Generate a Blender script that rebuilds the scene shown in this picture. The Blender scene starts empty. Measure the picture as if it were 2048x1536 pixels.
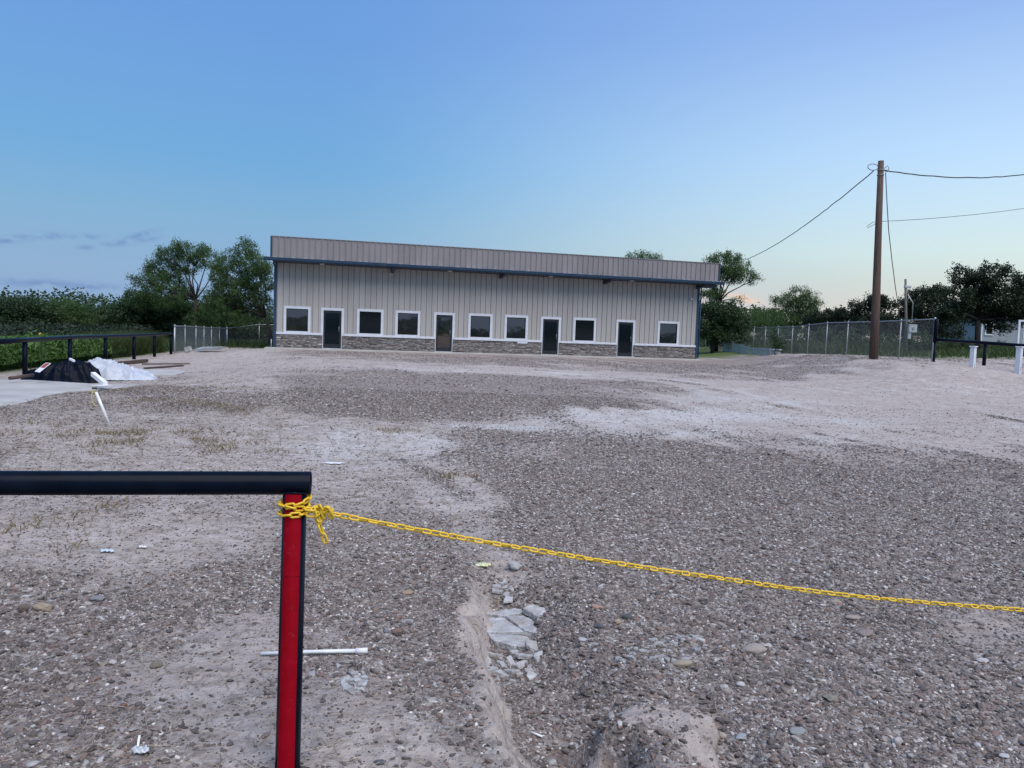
import bpy, math, random
import numpy as np
from mathutils import Vector, Matrix
random.seed(7); rng = np.random.default_rng(7)
S = bpy.context.scene
COL = S.collection

# ---------------------------------------------------------------- camera
FPX = 1540.0
PITCH = math.atan((768-661.5)/FPX); ROLL = math.atan(.0355)
EYE = np.array([0, 0, 1.65])
_R = np.array([1., 0, 0]); _F = np.array([0, math.cos(PITCH), -math.sin(PITCH)]); _U = np.array([0, math.sin(PITCH), math.cos(PITCH)])
_R2 = _R*math.cos(ROLL)+_U*math.sin(ROLL); _U2 = _U*math.cos(ROLL)-_R*math.sin(ROLL)
cam = bpy.data.objects.new('camera', bpy.data.cameras.new('camera')); COL.objects.link(cam)
cam.data.sensor_width = 36; cam.data.lens = 36*FPX/2048
cam.data.clip_start = .05; cam.data.clip_end = 9000
M4 = Matrix(((_R2[0], _U2[0], -_F[0], 0), (_R2[1], _U2[1], -_F[1], 0), (_R2[2], _U2[2], -_F[2], 1.65), (0, 0, 0, 1)))
cam.matrix_world = M4
S.camera = cam
S.view_settings.view_transform = 'Standard'; S.view_settings.look = 'None'
S.view_settings.exposure = 0.04; S.view_settings.gamma = 1
S.cycles.use_denoising = True
S.cycles.max_bounces = 6; S.cycles.transparent_max_bounces = 8
S.cycles.sample_clamp_indirect = 6

SUN_AZ = math.radians(62); SUN_EL = math.radians(9)
def ray(px, py): return _F+(px-1024)/FPX*_R2-(py-768)/FPX*_U2
def at(px, py, Y): d = ray(px, py); return EYE+d*(Y/d[1])
def azel(px, py):
    d = ray(px, py); d /= np.linalg.norm(d); return math.atan2(d[0], d[1]), math.asin(d[2])
def lin(r, g, b):
    f = lambda c: (c/255/12.92 if c/255 <= .04045 else ((c/255+.055)/1.055)**2.4)
    return (f(r), f(g), f(b), 1)

# ---------------------------------------------------------------- world
W = bpy.data.worlds.new('World'); S.world = W; W.use_nodes = True
nt = W.node_tree; nt.nodes.clear()
def N(t, tree=None, **k):
    n = (tree or nt).nodes.new(t)
    for a, v in k.items(): setattr(n, a, v)
    return n
def math_(op, a, b=None, tree=None, c=None, clamp=False):
    tr = tree or nt
    n = tr.nodes.new('ShaderNodeMath'); n.operation = op; n.use_clamp = clamp
    for i, v in enumerate((a, b, c)):
        if v is None: continue
        if isinstance(v, (int, float)): n.inputs[i].default_value = v
        else: tr.links.new(v, n.inputs[i])
    return n.outputs[0]
def mix_(f, a, b, tree=None, blend='MIX'):
    tr = tree or nt
    n = tr.nodes.new('ShaderNodeMix'); n.data_type = 'RGBA'; n.blend_type = blend
    for i, v in ((0, f), (6, a), (7, b)):
        if isinstance(v, (int, float)): n.inputs[i].default_value = v
        elif isinstance(v, tuple): n.inputs[i].default_value = v if len(v) == 4 else v+(1,)
        else: tr.links.new(v, n.inputs[i])
    return n.outputs[2]
def ramp_(fac, stops, tree=None, interp='LINEAR'):
    tr = tree or nt
    n = tr.nodes.new('ShaderNodeValToRGB'); n.color_ramp.interpolation = interp
    els = n.color_ramp.elements
    while len(els) < len(stops): els.new(.5)
    for e, (p, c) in zip(els, stops):
        e.position = p; e.color = c if isinstance(c, tuple) and len(c) == 4 else (tuple(c)+(1,) if isinstance(c, tuple) else (c, c, c, 1))
    tr.links.new(fac, n.inputs[0]); return n.outputs[0]
tc = N('ShaderNodeTexCoord'); sep = N('ShaderNodeSeparateXYZ'); nt.links.new(tc.outputs['Generated'], sep.inputs[0])
sx, sy, sz = sep.outputs
el = math_('ARCSINE', sz); az = math_('ARCTAN2', sx, sy)
elf = math_('DIVIDE', math_('ADD', el, 0.0), math.radians(60), clamp=True)
def e2(deg): return max(0, deg/60)
left = ramp_(elf, [(0, lin(140, 168, 206)), (e2(3), lin(142, 174, 208)), (e2(7), lin(131, 176, 212)), (e2(11), lin(114, 170, 218)), (e2(19.5), lin(108, 157, 220)), (e2(40), lin(96, 142, 208)), (1, lin(92, 136, 202))])
right = ramp_(elf, [(0, lin(224, 206, 194)), (e2(2), lin(218, 212, 204)), (e2(4), lin(211, 220, 214)), (e2(6), lin(211, 231, 231)), (e2(9), lin(201, 228, 245)), (e2(12.5), lin(188, 221, 253)), (e2(20.5), lin(150, 185, 239)), (e2(32), lin(124, 165, 228)), (1, lin(104, 148, 214))])
# warmth towards the set sun, by the angle between the view and its compass direction
hl = math_('SQRT', math_('ADD', math_('MULTIPLY', sx, sx), math_('MULTIPLY', sy, sy)))
cd = math_('DIVIDE', math_('ADD', math_('MULTIPLY', sx, math.sin(SUN_AZ)), math_('MULTIPLY', sy, math.cos(SUN_AZ))), math_('MAXIMUM', hl, .001))
mr = N('ShaderNodeMapRange', interpolation_type='SMOOTHSTEP'); mr.inputs[1].default_value = .2; mr.inputs[2].default_value = .95
nt.links.new(cd, mr.inputs[0])
skyc = mix_(mr.outputs[0], left, right)
gl = N('ShaderNodeMapRange', interpolation_type='SMOOTHSTEP'); gl.inputs[1].default_value = .90; gl.inputs[2].default_value = 1.0
nt.links.new(cd, gl.inputs[0])
glow = math_('MULTIPLY', gl.outputs[0], math_('EXPONENT', math_('MULTIPLY', math_('POWER', math_('DIVIDE', el, math.radians(9)), 2), -1)))
skyc = mix_(glow, skyc, (1.5, .95, .6, 1))
# thin low clouds
ns = N('ShaderNodeTexNoise'); ns.inputs['Scale'].default_value = 1; ns.inputs['Detail'].default_value = 5
cb = N('ShaderNodeCombineXYZ')
nt.links.new(math_('MULTIPLY', az, 60), cb.inputs[0]); nt.links.new(math_('MULTIPLY', math_('ADD', el, math_('MULTIPLY', az, .12)), 120), cb.inputs[1])
nt.links.new(cb.outputs[0], ns.inputs['Vector'])
def cloud(px, py, wpx, hpx, slope, amt, colr, base):
    a0, e0 = azel(px, py)
    da = math_('SUBTRACT', az, a0); de = math_('SUBTRACT', math_('SUBTRACT', el, e0), math_('MULTIPLY', da, -slope))
    q = math_('ADD', math_('POWER', math_('DIVIDE', da, wpx/FPX), 2), math_('POWER', math_('DIVIDE', de, hpx/FPX), 2))
    g = math_('EXPONENT', math_('MULTIPLY', q, -1))
    g = math_('MULTIPLY', g, math_('MULTIPLY', math_('SUBTRACT', ns.outputs[0], .34), 4.2, clamp=True))
    return mix_(math_('MULTIPLY', g, amt, clamp=True), base, colr)
pur = lin(110, 140, 190)
for c in [(30, 478, 34, 6, .22, .9), (108, 472, 16, 5, .1, .75), (170, 474, 22, 5, .1, .6), (172, 495, 18, 4, .08, .6), (235, 488, 26, 4.5, .12, .65),
          (275, 473, 28, 6, .42, .8), (298, 478, 18, 6, .3, .6), (80, 566, 75, 7, .02, .7), (185, 574, 40, 4.5, .05, .6)]:
    skyc = cloud(*c[:4], -c[4], c[5], pur, skyc)
skyc = cloud(1488, 596, 26, 7, .18, 1.0, lin(255, 205, 170), skyc)
skyc = cloud(1440, 600, 60, 22, .1, .35, lin(225, 208, 200), skyc)
sky = N('ShaderNodeTexSky', sky_type='NISHITA', sun_disc=False); sky.sun_elevation = SUN_EL*.3; sky.sun_rotation = SUN_AZ
bg = N('ShaderNodeBackground'); bg.inputs[1].default_value = 1.0
bg2 = N('ShaderNodeBackground'); bg2.inputs[1].default_value = .004
nt.links.new(skyc, bg.inputs[0]); nt.links.new(sky.outputs[0], bg2.inputs[0])
ad = N('ShaderNodeAddShader'); nt.links.new(bg.outputs[0], ad.inputs[0]); nt.links.new(bg2.outputs[0], ad.inputs[1])
wo = N('ShaderNodeOutputWorld'); nt.links.new(ad.outputs[0], wo.inputs[0])
sun = bpy.data.objects.new('sun', bpy.data.lights.new('sun', 'SUN')); COL.objects.link(sun)
# added lamp standing in for the afterglow: very broad, slightly warm, high behind eye
sun.data.energy = 3.7; sun.data.angle = math.radians(60); sun.data.color = (1, .92, .85)
LA, LE = math.radians(150), math.radians(56)
sd = Vector((math.sin(LA)*math.cos(LE), math.cos(LA)*math.cos(LE), math.sin(LE)))
sun.rotation_euler = sd.to_track_quat('Z', 'Y').to_euler()

# ---------------------------------------------------------------- helpers
def hsh(ix, iy, seed):
    h = (ix.astype(np.int64)*374761393+iy.astype(np.int64)*668265263+seed*974634777) & 0xffffffff
    h = ((h ^ (h >> 13))*1274126177) & 0xffffffff
    return ((h ^ (h >> 16)) & 0xffff)/65535.
def vnoise(x, y, seed=0):
    x = np.asarray(x, float); y = np.asarray(y, float)
    ix = np.floor(x); iy = np.floor(y); fx = x-ix; fy = y-iy
    fx = fx*fx*(3-2*fx); fy = fy*fy*(3-2*fy)
    a = hsh(ix, iy, seed); b = hsh(ix+1, iy, seed); c = hsh(ix, iy+1, seed); d = hsh(ix+1, iy+1, seed)
    return a+(b-a)*fx+(c-a)*fy+(a-b-c+d)*fx*fy
def fbm(x, y, o=4, seed=0):
    s = 0; a = .5; t = 0
    for i in range(o):
        s = s+a*vnoise(x, y, seed+i*17); t += a; a *= .5; x = x*2.03+5.1; y = y*2.03+9.7
    return s/t
def sm(x, a, b):
    t = np.clip((np.asarray(x, float)-a)/(b-a), 0, 1); return t*t*(3-2*t)

def new_obj(name, me, mat=None, parent=None):
    o = bpy.data.objects.new(name, me); COL.objects.link(o)
    if mat is not None and me is not None and not me.materials: me.materials.append(mat)
    if parent is not None: o.parent = parent
    return o
def tag(o, label=None, cat=None, group=None, kind=None):
    if label: o['label'] = label
    if cat: o['category'] = cat
    if group: o['group'] = group
    if kind: o['kind'] = kind
    return o
def thing(name, label, cat, loc=(0, 0, 0), rz=0, group=None):
    o = bpy.data.objects.new(name, None); COL.objects.link(o); o.empty_display_size = .2
    o.location = loc; o.rotation_euler = (0, 0, rz)
    return tag(o, label, cat, group)
def copy_tree(o, parent=None, mp=None):
    c = o.copy(); COL.objects.link(c)
    if parent is not None: c.parent = parent
    for ch in list(o.children): copy_tree(ch, c)
    return c

class MB:
    "collects simple solids, links them as one mesh"
    def __init__(s): s.v = []; s.f = []; s.sm = []
    def add(s, vs, fs, smooth=False):
        n = len(s.v); s.v += [tuple(v) for v in vs]; s.f += [tuple(i+n for i in f) for f in fs]; s.sm += [smooth]*len(fs)
        return s
    def box(s, x0, x1, y0, y1, z0, z1, tf=None):
        vs = [(x, y, z) for x in (x0, x1) for y in (y0, y1) for z in (z0, z1)]
        if tf: vs = [tf(*v) for v in vs]
        return s.add(vs, [(0, 1, 3, 2), (4, 6, 7, 5), (0, 4, 5, 1), (2, 3, 7, 6), (0, 2, 6, 4), (1, 5, 7, 3)])
    def tube(s, pts, rad, seg=8, caps=True, smooth=True):
        pts = [Vector(p) for p in pts]; rr = rad if hasattr(rad, '__len__') else [rad]*len(pts)
        vs = []; fs = []; up = None
        for i, p in enumerate(pts):
            d = (pts[min(i+1, len(pts)-1)]-pts[max(i-1, 0)]).normalized()
            if up is None:
                up = Vector((0, 0, 1)) if abs(d.z) < .9 else Vector((1, 0, 0))
            a = d.cross(up).normalized(); b = a.cross(d).normalized(); up = b
            for k in range(seg):
                t = 2*math.pi*k/seg; vs.append(p+a*math.cos(t)*rr[i]+b*math.sin(t)*rr[i])
        for i in range(len(pts)-1):
            for k in range(seg):
                k2 = (k+1) % seg; fs.append((i*seg+k, i*seg+k2, (i+1)*seg+k2, (i+1)*seg+k))
        s.add(vs, fs, smooth)
        if caps:
            n = len(s.v)-len(vs)
            s.f.append(tuple(n+k for k in range(seg))[::-1]); s.f.append(tuple(n+(len(pts)-1)*seg+k for k in range(seg))); s.sm += [False, False]
        return s
    def build(s, name, mat, parent=None, bevel=0, loc=None):
        me = bpy.data.meshes.new(name); me.from_pydata(s.v, [], s.f); me.update()
        if any(s.sm): me.polygons.foreach_set('use_smooth', s.sm)
        o = new_obj(name, me, mat, parent)
        if bevel:
            m = o.modifiers.new('b', 'BEVEL'); m.width = bevel; m.segments = 2; m.limit_method = 'ANGLE'
        return o

def quads_mesh(name, V, quads=None, tint=None, tris=None):
    "numpy mesh: V (n,3); faces quads (m,4)"
    me = bpy.data.meshes.new(name); F = quads if quads is not None else tris; k = F.shape[1]
    me.vertices.add(len(V)); me.vertices.foreach_set('co', np.ascontiguousarray(V, dtype=np.float32).ravel())
    me.loops.add(F.size); me.loops.foreach_set('vertex_index', np.ascontiguousarray(F, dtype=np.int32).ravel())
    me.polygons.add(len(F)); me.polygons.foreach_set('loop_start', np.arange(0, F.size, k, dtype=np.int32))
    me.update(calc_edges=True)
    if tint is not None:
        a = me.attributes.new('tint', 'FLOAT', 'POINT'); a.data.foreach_set('value', np.asarray(tint, dtype=np.float32))
    return me

# ---------------------------------------------------------------- materials
def mat_(name):
    m = bpy.data.materials.new(name); m.use_nodes = True; t = m.node_tree
    b = t.nodes['Principled BSDF']; return m, t, b
def simple(name, c, rough=.5, metal=0, var=.12, scale=6, bump=0, bscale=40, dirt=None, spec=.5, stretch=None):
    m, t, b = mat_(name)
    b.inputs['Roughness'].default_value = rough; b.inputs['Metallic'].default_value = metal
    b.inputs['Specular IOR Level'].default_value = spec
    co = N('ShaderNodeTexCoord', t); src = co.outputs['Object']
    if stretch:
        mp = N('ShaderNodeMapping', t); mp.inputs['Scale'].default_value = stretch; t.links.new(src, mp.inputs[0]); src = mp.outputs[0]
    n = N('ShaderNodeTexNoise', t); n.inputs['Scale'].default_value = scale; n.inputs['Detail'].default_value = 6; t.links.new(src, n.inputs['Vector'])
    c = tuple(c)
    lo = tuple(x*(1-var) for x in c); hi = tuple(min(1, x*(1+var)) for x in c)
    colr = ramp_(n.outputs[0], [(.3, lo), (.7, hi)], t)
    if dirt:
        n2 = N('ShaderNodeTexNoise', t); n2.inputs['Scale'].default_value = scale*.6; n2.inputs['Detail'].default_value = 8; t.links.new(src, n2.inputs['Vector'])
        f = ramp_(n2.outputs[0], [(.48, 0.), (.72, dirt[1])], t)
        colr = mix_(f, colr, tuple(dirt[0]), t)
    if name in ('wall_metal', 'fascia_metal'):
        oi = N('ShaderNodeObjectInfo', t); colr = mix_(1., colr, ramp_(oi.outputs['Random'], [(0, .90), (1, 1.)], t), t, 'MULTIPLY')
    t.links.new(colr, b.inputs['Base Color'])
    rr = math_('ADD', math_('MULTIPLY', n.outputs[0], .2, t), rough-.1, t); t.links.new(rr, b.inputs['Roughness'])
    if bump:
        n3 = N('ShaderNodeTexNoise', t); n3.inputs['Scale'].default_value = bscale; n3.inputs['Detail'].default_value = 5; t.links.new(src, n3.inputs['Vector'])
        bp = N('ShaderNodeBump', t); bp.inputs['Strength'].default_value = bump; bp.inputs['Distance'].default_value = .02
        t.links.new(n3.outputs[0], bp.inputs['Height']); t.links.new(bp.outputs[0], b.inputs['Normal'])
    return m
def leafmat(name, cols, trans=.35, rough=.55):
    m, t, b = mat_(name)
    a = N('ShaderNodeAttribute', t, attribute_name='tint')
    c = ramp_(a.outputs['Fac'], [(i/(len(cols)-1), tuple(x)) for i, x in enumerate(cols)], t)
    t.links.new(c, b.inputs['Base Color']); b.inputs['Roughness'].default_value = rough; b.inputs['Specular IOR Level'].default_value = .3
    tr = N('ShaderNodeBsdfTranslucent', t); c2 = mix_(.5, c, tuple(np.array(cols[-1])*np.array([1.2, 1.3, .5])), t); t.links.new(c2, tr.inputs[0])
    mx = N('ShaderNodeMixShader', t); mx.inputs[0].default_value = trans
    t.links.new(b.outputs[0], mx.inputs[1]); t.links.new(tr.outputs[0], mx.inputs[2]); t.links.new(mx.outputs[0], t.nodes['Material Output'].inputs[0])
    return m

M = {}
M['wall'] = simple('wall_metal', (.405, .395, .378), .45, .0, .05, 1.5, dirt=((.33, .29, .25), .25), stretch=(1, 1, .2))
M['fascia'] = simple('fascia_metal', (.235, .225, .235), .42, .0, .06, 1.2, stretch=(1, 1, .2))
M['blue'] = simple('blue_trim', (.007, .038, .085), .5, 0, .12, 3)
M['bluedark'] = simple('soffit_metal', (.03, .045, .075), .6, 0, .2, 3)
M['white'] = simple('white_trim', (.60, .64, .70), .5, 0, .05, 4, dirt=((.5, .47, .43), .35))
M['conc'] = simple('concrete', (.40, .40, .385), .85, 0, .14, 1.4, bump=.3, bscale=60, dirt=((.30, .26, .23), .7))
M['black'] = simple('black_paint', (.003, .006, .014), .30, 0, .3, 9, dirt=((.022, .022, .024), .10), spec=.07)
M['bronze'] = simple('door_frame_paint', (.012, .014, .02), .4, 0, .2, 6)
M['galv'] = simple('galvanised_steel', (.34, .37, .38), .42, .55, .12, 8)
M['wire'] = simple('galvanised_wire', (.22, .26, .27), .5, .5, .1, 8)
M['cable'] = simple('black_cable', (.02, .022, .026), .6)
M['plate'] = simple('plate_grey', (.40, .43, .45), .5)
M['pvc'] = simple('white_pvc', (.72, .76, .78), .35, 0, .04, 10, dirt=((.45, .38, .32), .45))
M['yellow'] = simple('yellow_plastic', (.70, .46, .018), .35, 0, .06, 30, dirt=((.45, .33, .08), .3))
M['cord'] = simple('yellow_cord', (.72, .68, .12), .6)
M['wood'] = simple('pole_wood', (.085, .055, .042), .85, 0, .35, 5, bump=.6, bscale=30, stretch=(5, 5, .4))
M['oldwood'] = simple('grey_wood', (.13, .115, .105), .85, 0, .3, 5, bump=.5, bscale=30)
M['bark'] = simple('bark', (.022, .018, .016), .9, 0, .35, 6, bump=.8, bscale=14)
M['sheet'] = simple('sheet_metal', (.42, .5, .53), .45, .2, .12, 3, dirt=((.25, .22, .19), .5))
M['siding'] = simple('grey_siding', (.27, .30, .34), .6, 0, .06, 3)
M['roof'] = simple('roof_shingle', (.10, .10, .105), .8)
M['tarpwhite'] = simple('white_tarp', (.42, .465, .53), .4, 0, .08, 3, bump=.6, bscale=9)
M['tarpblack'] = simple('black_tarp', (.003, .0055, .013), .36, 0, .3, 3, bump=.35, bscale=8, spec=.07)
M['foam'] = simple('white_foam', (.72, .74, .76), .7, 0, .06, 6)
M['brownpipe'] = simple('rust_pipe', (.07, .045, .035), .7, 0, .3, 8, bump=.4)
M['chip'] = simple('broken_concrete', (.40, .41, .415), .9, 0, .3, 13, bump=1.0, bscale=30, dirt=((.27, .24, .215), .95))
M['chipdark'] = simple('crumbled_crust', (.33, .34, .34), .85, 0, .3, 11, bump=1.0, bscale=34, dirt=((.24, .21, .19), .8))
M['clod'] = simple('dark_soil', (.055, .045, .042), .95, 0, .4, 20, bump=1, bscale=40)
# red reflective tape
m, t, b = mat_('red_tape'); b.inputs['Roughness'].default_value = .38; M['red'] = m
co = N('ShaderNodeTexCoord', t); v = N('ShaderNodeTexNoise', t); v.inputs['Scale'].default_value = 14; v.inputs['Detail'].default_value = 6
t.links.new(co.outputs['Object'], v.inputs['Vector'])
sp = N('ShaderNodeSeparateXYZ', t); t.links.new(co.outputs['Object'], sp.inputs[0])
base = ramp_(v.outputs[0], [(.3, (.205, .001, .007)), (.7, (.245, .002, .010))], t)
sc1 = N('ShaderNodeTexNoise', t); sc1.inputs['Scale'].default_value = 55; sc1.inputs['Detail'].default_value = 8; sc1.inputs['Roughness'].default_value = .7; t.links.new(co.outputs['Object'], sc1.inputs['Vector'])
base = mix_(ramp_(sc1.outputs[0], [(.60, 0.), (.74, .35)], t), base, (.30, .12, .11), t)
t.links.new(base, b.inputs['Base Color']); b.inputs['Specular IOR Level'].default_value = .06; b.inputs['Roughness'].default_value = .5
# glass: near-black tinted reflective pane
m, t, b = mat_('tinted_glass'); M['glass'] = m
b.inputs['Base Color'].default_value = (.006, .008, .011, 1); b.inputs['Roughness'].default_value = .03; b.inputs['IOR'].default_value = 2.4
b.inputs['Specular Tint'].default_value = (1, .86, .76, 1)
co = N('ShaderNodeTexCoord', t); v = N('ShaderNodeTexNoise', t); v.inputs['Scale'].default_value = 1.6; t.links.new(co.outputs['Object'], v.inputs['Vector'])
bp = N('ShaderNodeBump', t); bp.inputs['Strength'].default_value = .12; bp.inputs['Distance'].default_value = .02
t.links.new(v.outputs[0], bp.inputs['Height']); t.links.new(bp.outputs[0], b.inputs['Normal'])
m, t, b = mat_('dark_glass'); M['glassdark'] = m
b.inputs['Base Color'].default_value = (.004, .008, .012, 1); b.inputs['Roughness'].default_value = .06; b.inputs['IOR'].default_value = 1.4
# veneer stone with per-vertex tint
m, t, b = mat_('veneer_stone'); M['stone'] = m; b.inputs['Roughness'].default_value = .9
a = N('ShaderNodeAttribute', t, attribute_name='tint')
c = ramp_(a.outputs['Fac'], [(0, (.15, .135, .13)), (.3, (.24, .215, .205)), (.55, (.33, .30, .285)), (.8, (.30, .30, .31)), (1, (.48, .455, .43))], t)
co = N('ShaderNodeTexCoord', t); v = N('ShaderNodeTexNoise', t); v.inputs['Scale'].default_value = 9; v.inputs['Detail'].default_value = 8; t.links.new(co.outputs['Object'], v.inputs['Vector'])
c = mix_(.6, c, ramp_(v.outputs[0], [(.3, (.4, .38, .38)), (.7, (1, 1, 1))], t), t, 'MULTIPLY'); t.links.new(c, b.inputs['Base Color'])
# pebble: colour per instance
PEB = [(0, (.035, .028, .026)), (.22, (.085, .069, .062)), (.40, (.165, .135, .124)), (.52, (.185, .115, .090)), (.60, (.22, .218, .22)), (.74, (.29, .255, .215)), (.86, (.37, .375, .38)), (.95, (.62, .60, .57)), (1, (.82, .81, .79))]
def pebmat(name, attr_type):
    m, t, b = mat_(name); b.inputs['Roughness'].default_value = .75
    if attr_type == 'INSTANCER': a = N('ShaderNodeAttribute', t, attribute_name='ptint', attribute_type='INSTANCER'); f = a.outputs['Fac']
    else: a = N('ShaderNodeObjectInfo', t); f = a.outputs['Random']
    c = ramp_(f, PEB, t)
    co = N('ShaderNodeTexCoord', t); v = N('ShaderNodeTexNoise', t); v.inputs['Scale'].default_value = 1.6 if attr_type == 'INSTANCER' else 18; v.inputs['Detail'].default_value = 6; t.links.new(co.outputs['Object'], v.inputs['Vector'])
    c = mix_(.7, c, ramp_(v.outputs[0], [(.3, (.55, .53, .52)), (.7, (1, 1, 1))], t), t, 'MULTIPLY')
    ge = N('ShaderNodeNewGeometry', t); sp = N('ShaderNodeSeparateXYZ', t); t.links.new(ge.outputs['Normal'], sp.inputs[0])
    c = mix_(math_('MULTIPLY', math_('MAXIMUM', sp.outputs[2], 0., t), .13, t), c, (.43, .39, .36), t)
    t.links.new(c, b.inputs['Base Color']); return m
M['pebble'] = pebmat('pebble', 'INSTANCER')
def rockmat(name, c):
    return simple(name, c, .8, 0, .22, 20, bump=.5, bscale=50, dirt=((.30, .25, .22), .4))
M['mesq'] = leafmat('mesquite_leaf', [(.034, .074, .030), (.060, .115, .042), (.098, .16, .058)], .4)
M['dense'] = leafmat('dense_leaf', [(.020, .043, .021), (.036, .068, .029), (.060, .098, .040)], .25)
M['oak'] = leafmat('oak_leaf', [(.012, .022, .015), (.021, .036, .020), (.034, .052, .027)], .2)
M['weed'] = leafmat('weed_leaf', [(.042, .10, .032), (.078, .16, .046), (.13, .22, .07)], .35)
M['grass'] = leafmat('grass_blade', [(.026, .050, .016), (.045, .074, .022), (.085, .105, .040)], .3)
M['straw'] = leafmat('dry_straw', [(.16, .125, .09), (.30, .25, .19), (.42, .37, .29)], .15, .8)
M['drytuft'] = leafmat('dry_weed', [(.10, .075, .045), (.20, .13, .065), (.17, .17, .07)], .2, .8)

# ---------------------------------------------------------------- terrain
def g0(px, py, z=0):
    d = ray(px, py); P = EYE+d*((z-1.65)/d[2]); return float(P[0]), float(P[1])
BANK = [g0(*q) for q in [(935, 1085), (955, 1125), (938, 1165), (944, 1190), (924, 1240), (934, 1290), (966, 1340), (968, 1390), (984, 1440), (1022, 1500), (1060, 1570), (1120, 1700), (1180, 1900)]]
MOUND = [g0(*q) for q in [(1165, 1425), (1188, 1462), (1232, 1488), (1272, 1545), (1330, 1640), (1450, 1640), (1440, 1540), (1446, 1480), (1425, 1430), (1370, 1395), (1250, 1385)]]
def seg_dist(x, y, poly, closed=False):
    best = np.full(x.shape, 1e9); side = np.zeros(x.shape); par = np.zeros(x.shape)
    n = len(poly); m = n if closed else n-1
    for i in range(m):
        ax, ay = poly[i]; bx, by = poly[(i+1) % n]; dx, dy = bx-ax, by-ay; L = dx*dx+dy*dy
        t = np.clip(((x-ax)*dx+(y-ay)*dy)/L, 0, 1); qx = ax+t*dx; qy = ay+t*dy
        d = np.hypot(x-qx, y-qy); cr = dx*(y-ay)-dy*(x-ax)
        u = d < best; best = np.where(u, d, best); side = np.where(u, np.sign(cr), side); par = np.where(u, (i+t)/m, par)
    return best, side, par
def inside(x, y, poly):
    c = np.zeros(x.shape, bool); n = len(poly)
    for i in range(n):
        ax, ay = poly[i]; bx, by = poly[(i+1) % n]
        if ay == by: continue
        k = ((ay > y) != (by > y)) & (x < (bx-ax)*(y-ay)/(by-ay)+ax); c ^= k
    return c
def H(x, y, fine=True):
    x = np.asarray(x, float); y = np.asarray(y, float)
    base = .27*sm(y, 8, 38)
    a = 6+6.8*sm(y, 28, 38)
    d = sm(-x, a, a+6-2.5*sm(y, 28, 38))
    z = base*(1-d)-.14*d*sm(y, 5, 18)
    xs = 10.5+3.0*sm(y, 36, 46); rise = sm(x, xs, xs+4.5)*sm(y, 21.5, 31)
    top = .93-.30*sm(y, 36, 60)*(1-sm(x, 19, 26))+.032*np.clip(x-17, 0, 25)*sm(y, 26, 36)
    z = z*(1-rise)+top*rise
    berm = np.exp(-((x-15.6+.0*(y))/1.5)**2)*sm(y, 24, 30)*(1-sm(y, 58, 66))
    z = z+.10*berm*fbm(x*.9, y*.5, 3, 5)*1.2
    cl = rise*(1-sm(x, 21, 26))*(1-sm(y, 60, 70))
    z = z+cl*(.16*(fbm(x*1.4, y*1.1, 4, 9)-.5)+.10*(fbm(x*4.5, y*3.0, 4, 19)-.5))
    if fine:
        nr = np.exp(-(np.clip(y-3, 0, 99)/9)**2)
        z = z+nr*(.030*(fbm(x*1.1, y*1.1, 3, 1)-.5)+.018*(fbm(x*6, y*6, 4, 2)-.5)+.008*(fbm(x*22, y*22, 3, 6)-.5))
        z = z+(1-nr)*sm(y, 2, 8)*(1-sm(y, 60, 90))*(.035*(fbm(x*.9, y*.9, 4, 3)-.5))
        k = (np.abs(x) < 3) & (y > .3) & (y < 7.5)
        if k.any():
            xx = x[k]; yy = y[k]
            wx = xx+.14*(fbm(xx*8, yy*8, 5, 21)-.5); wy = yy+.16*(fbm(xx*8+40, yy*8, 5, 22)-.5)
            dd, sd_, pr = seg_dist(wx, wy, BANK)
            dep = .19*sm(pr, 0, .28)*(1-.15*sm(pr, .6, 1))
            r_ = sd_ > 0
            prof = np.where(r_, sm(dd+.05*(fbm(xx*14, yy*14, 4, 71)-.5), -.01, .145)*(1-sm(dd, .20+.25*pr, .55+.55*pr)), 0)
            lip = np.where(~r_, .018*np.exp(-(dd/.10)**2)*sm(pr, 0, .3), 0)
            md, ms, _ = seg_dist(wx, wy, MOUND, True); ins = inside(wx, wy, MOUND)
            mk = np.where(ins, sm(md+.03*(fbm(xx*15, yy*15, 3, 72)-.5), -.01, .11), 0)
            mo = mk*(-.010+.070*fbm(xx*5, yy*5, 4, 31))*(1-.6*sm(yy, 3.4, 3.9)); prof = prof*(1-mk)
            moat = np.where(~ins, -.045*np.exp(-(md/.14)**2), 0)*sm(4.6-yy, 0, .6)
            zz = z[k]; z[k] = zz-dep*prof+lip+mo+moat
    return z

def h1(x, y, fine=True): return float(H(np.array([x]), np.array([y]), fine)[0])
def gp(px, py):
    z = 0.
    for _ in range(12):
        d = ray(px, py); P = EYE+d*((z-1.65)/d[2]); z = .5*z+.5*h1(P[0], P[1], False)
    return float(P[0]), float(P[1]), h1(P[0], P[1])

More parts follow.
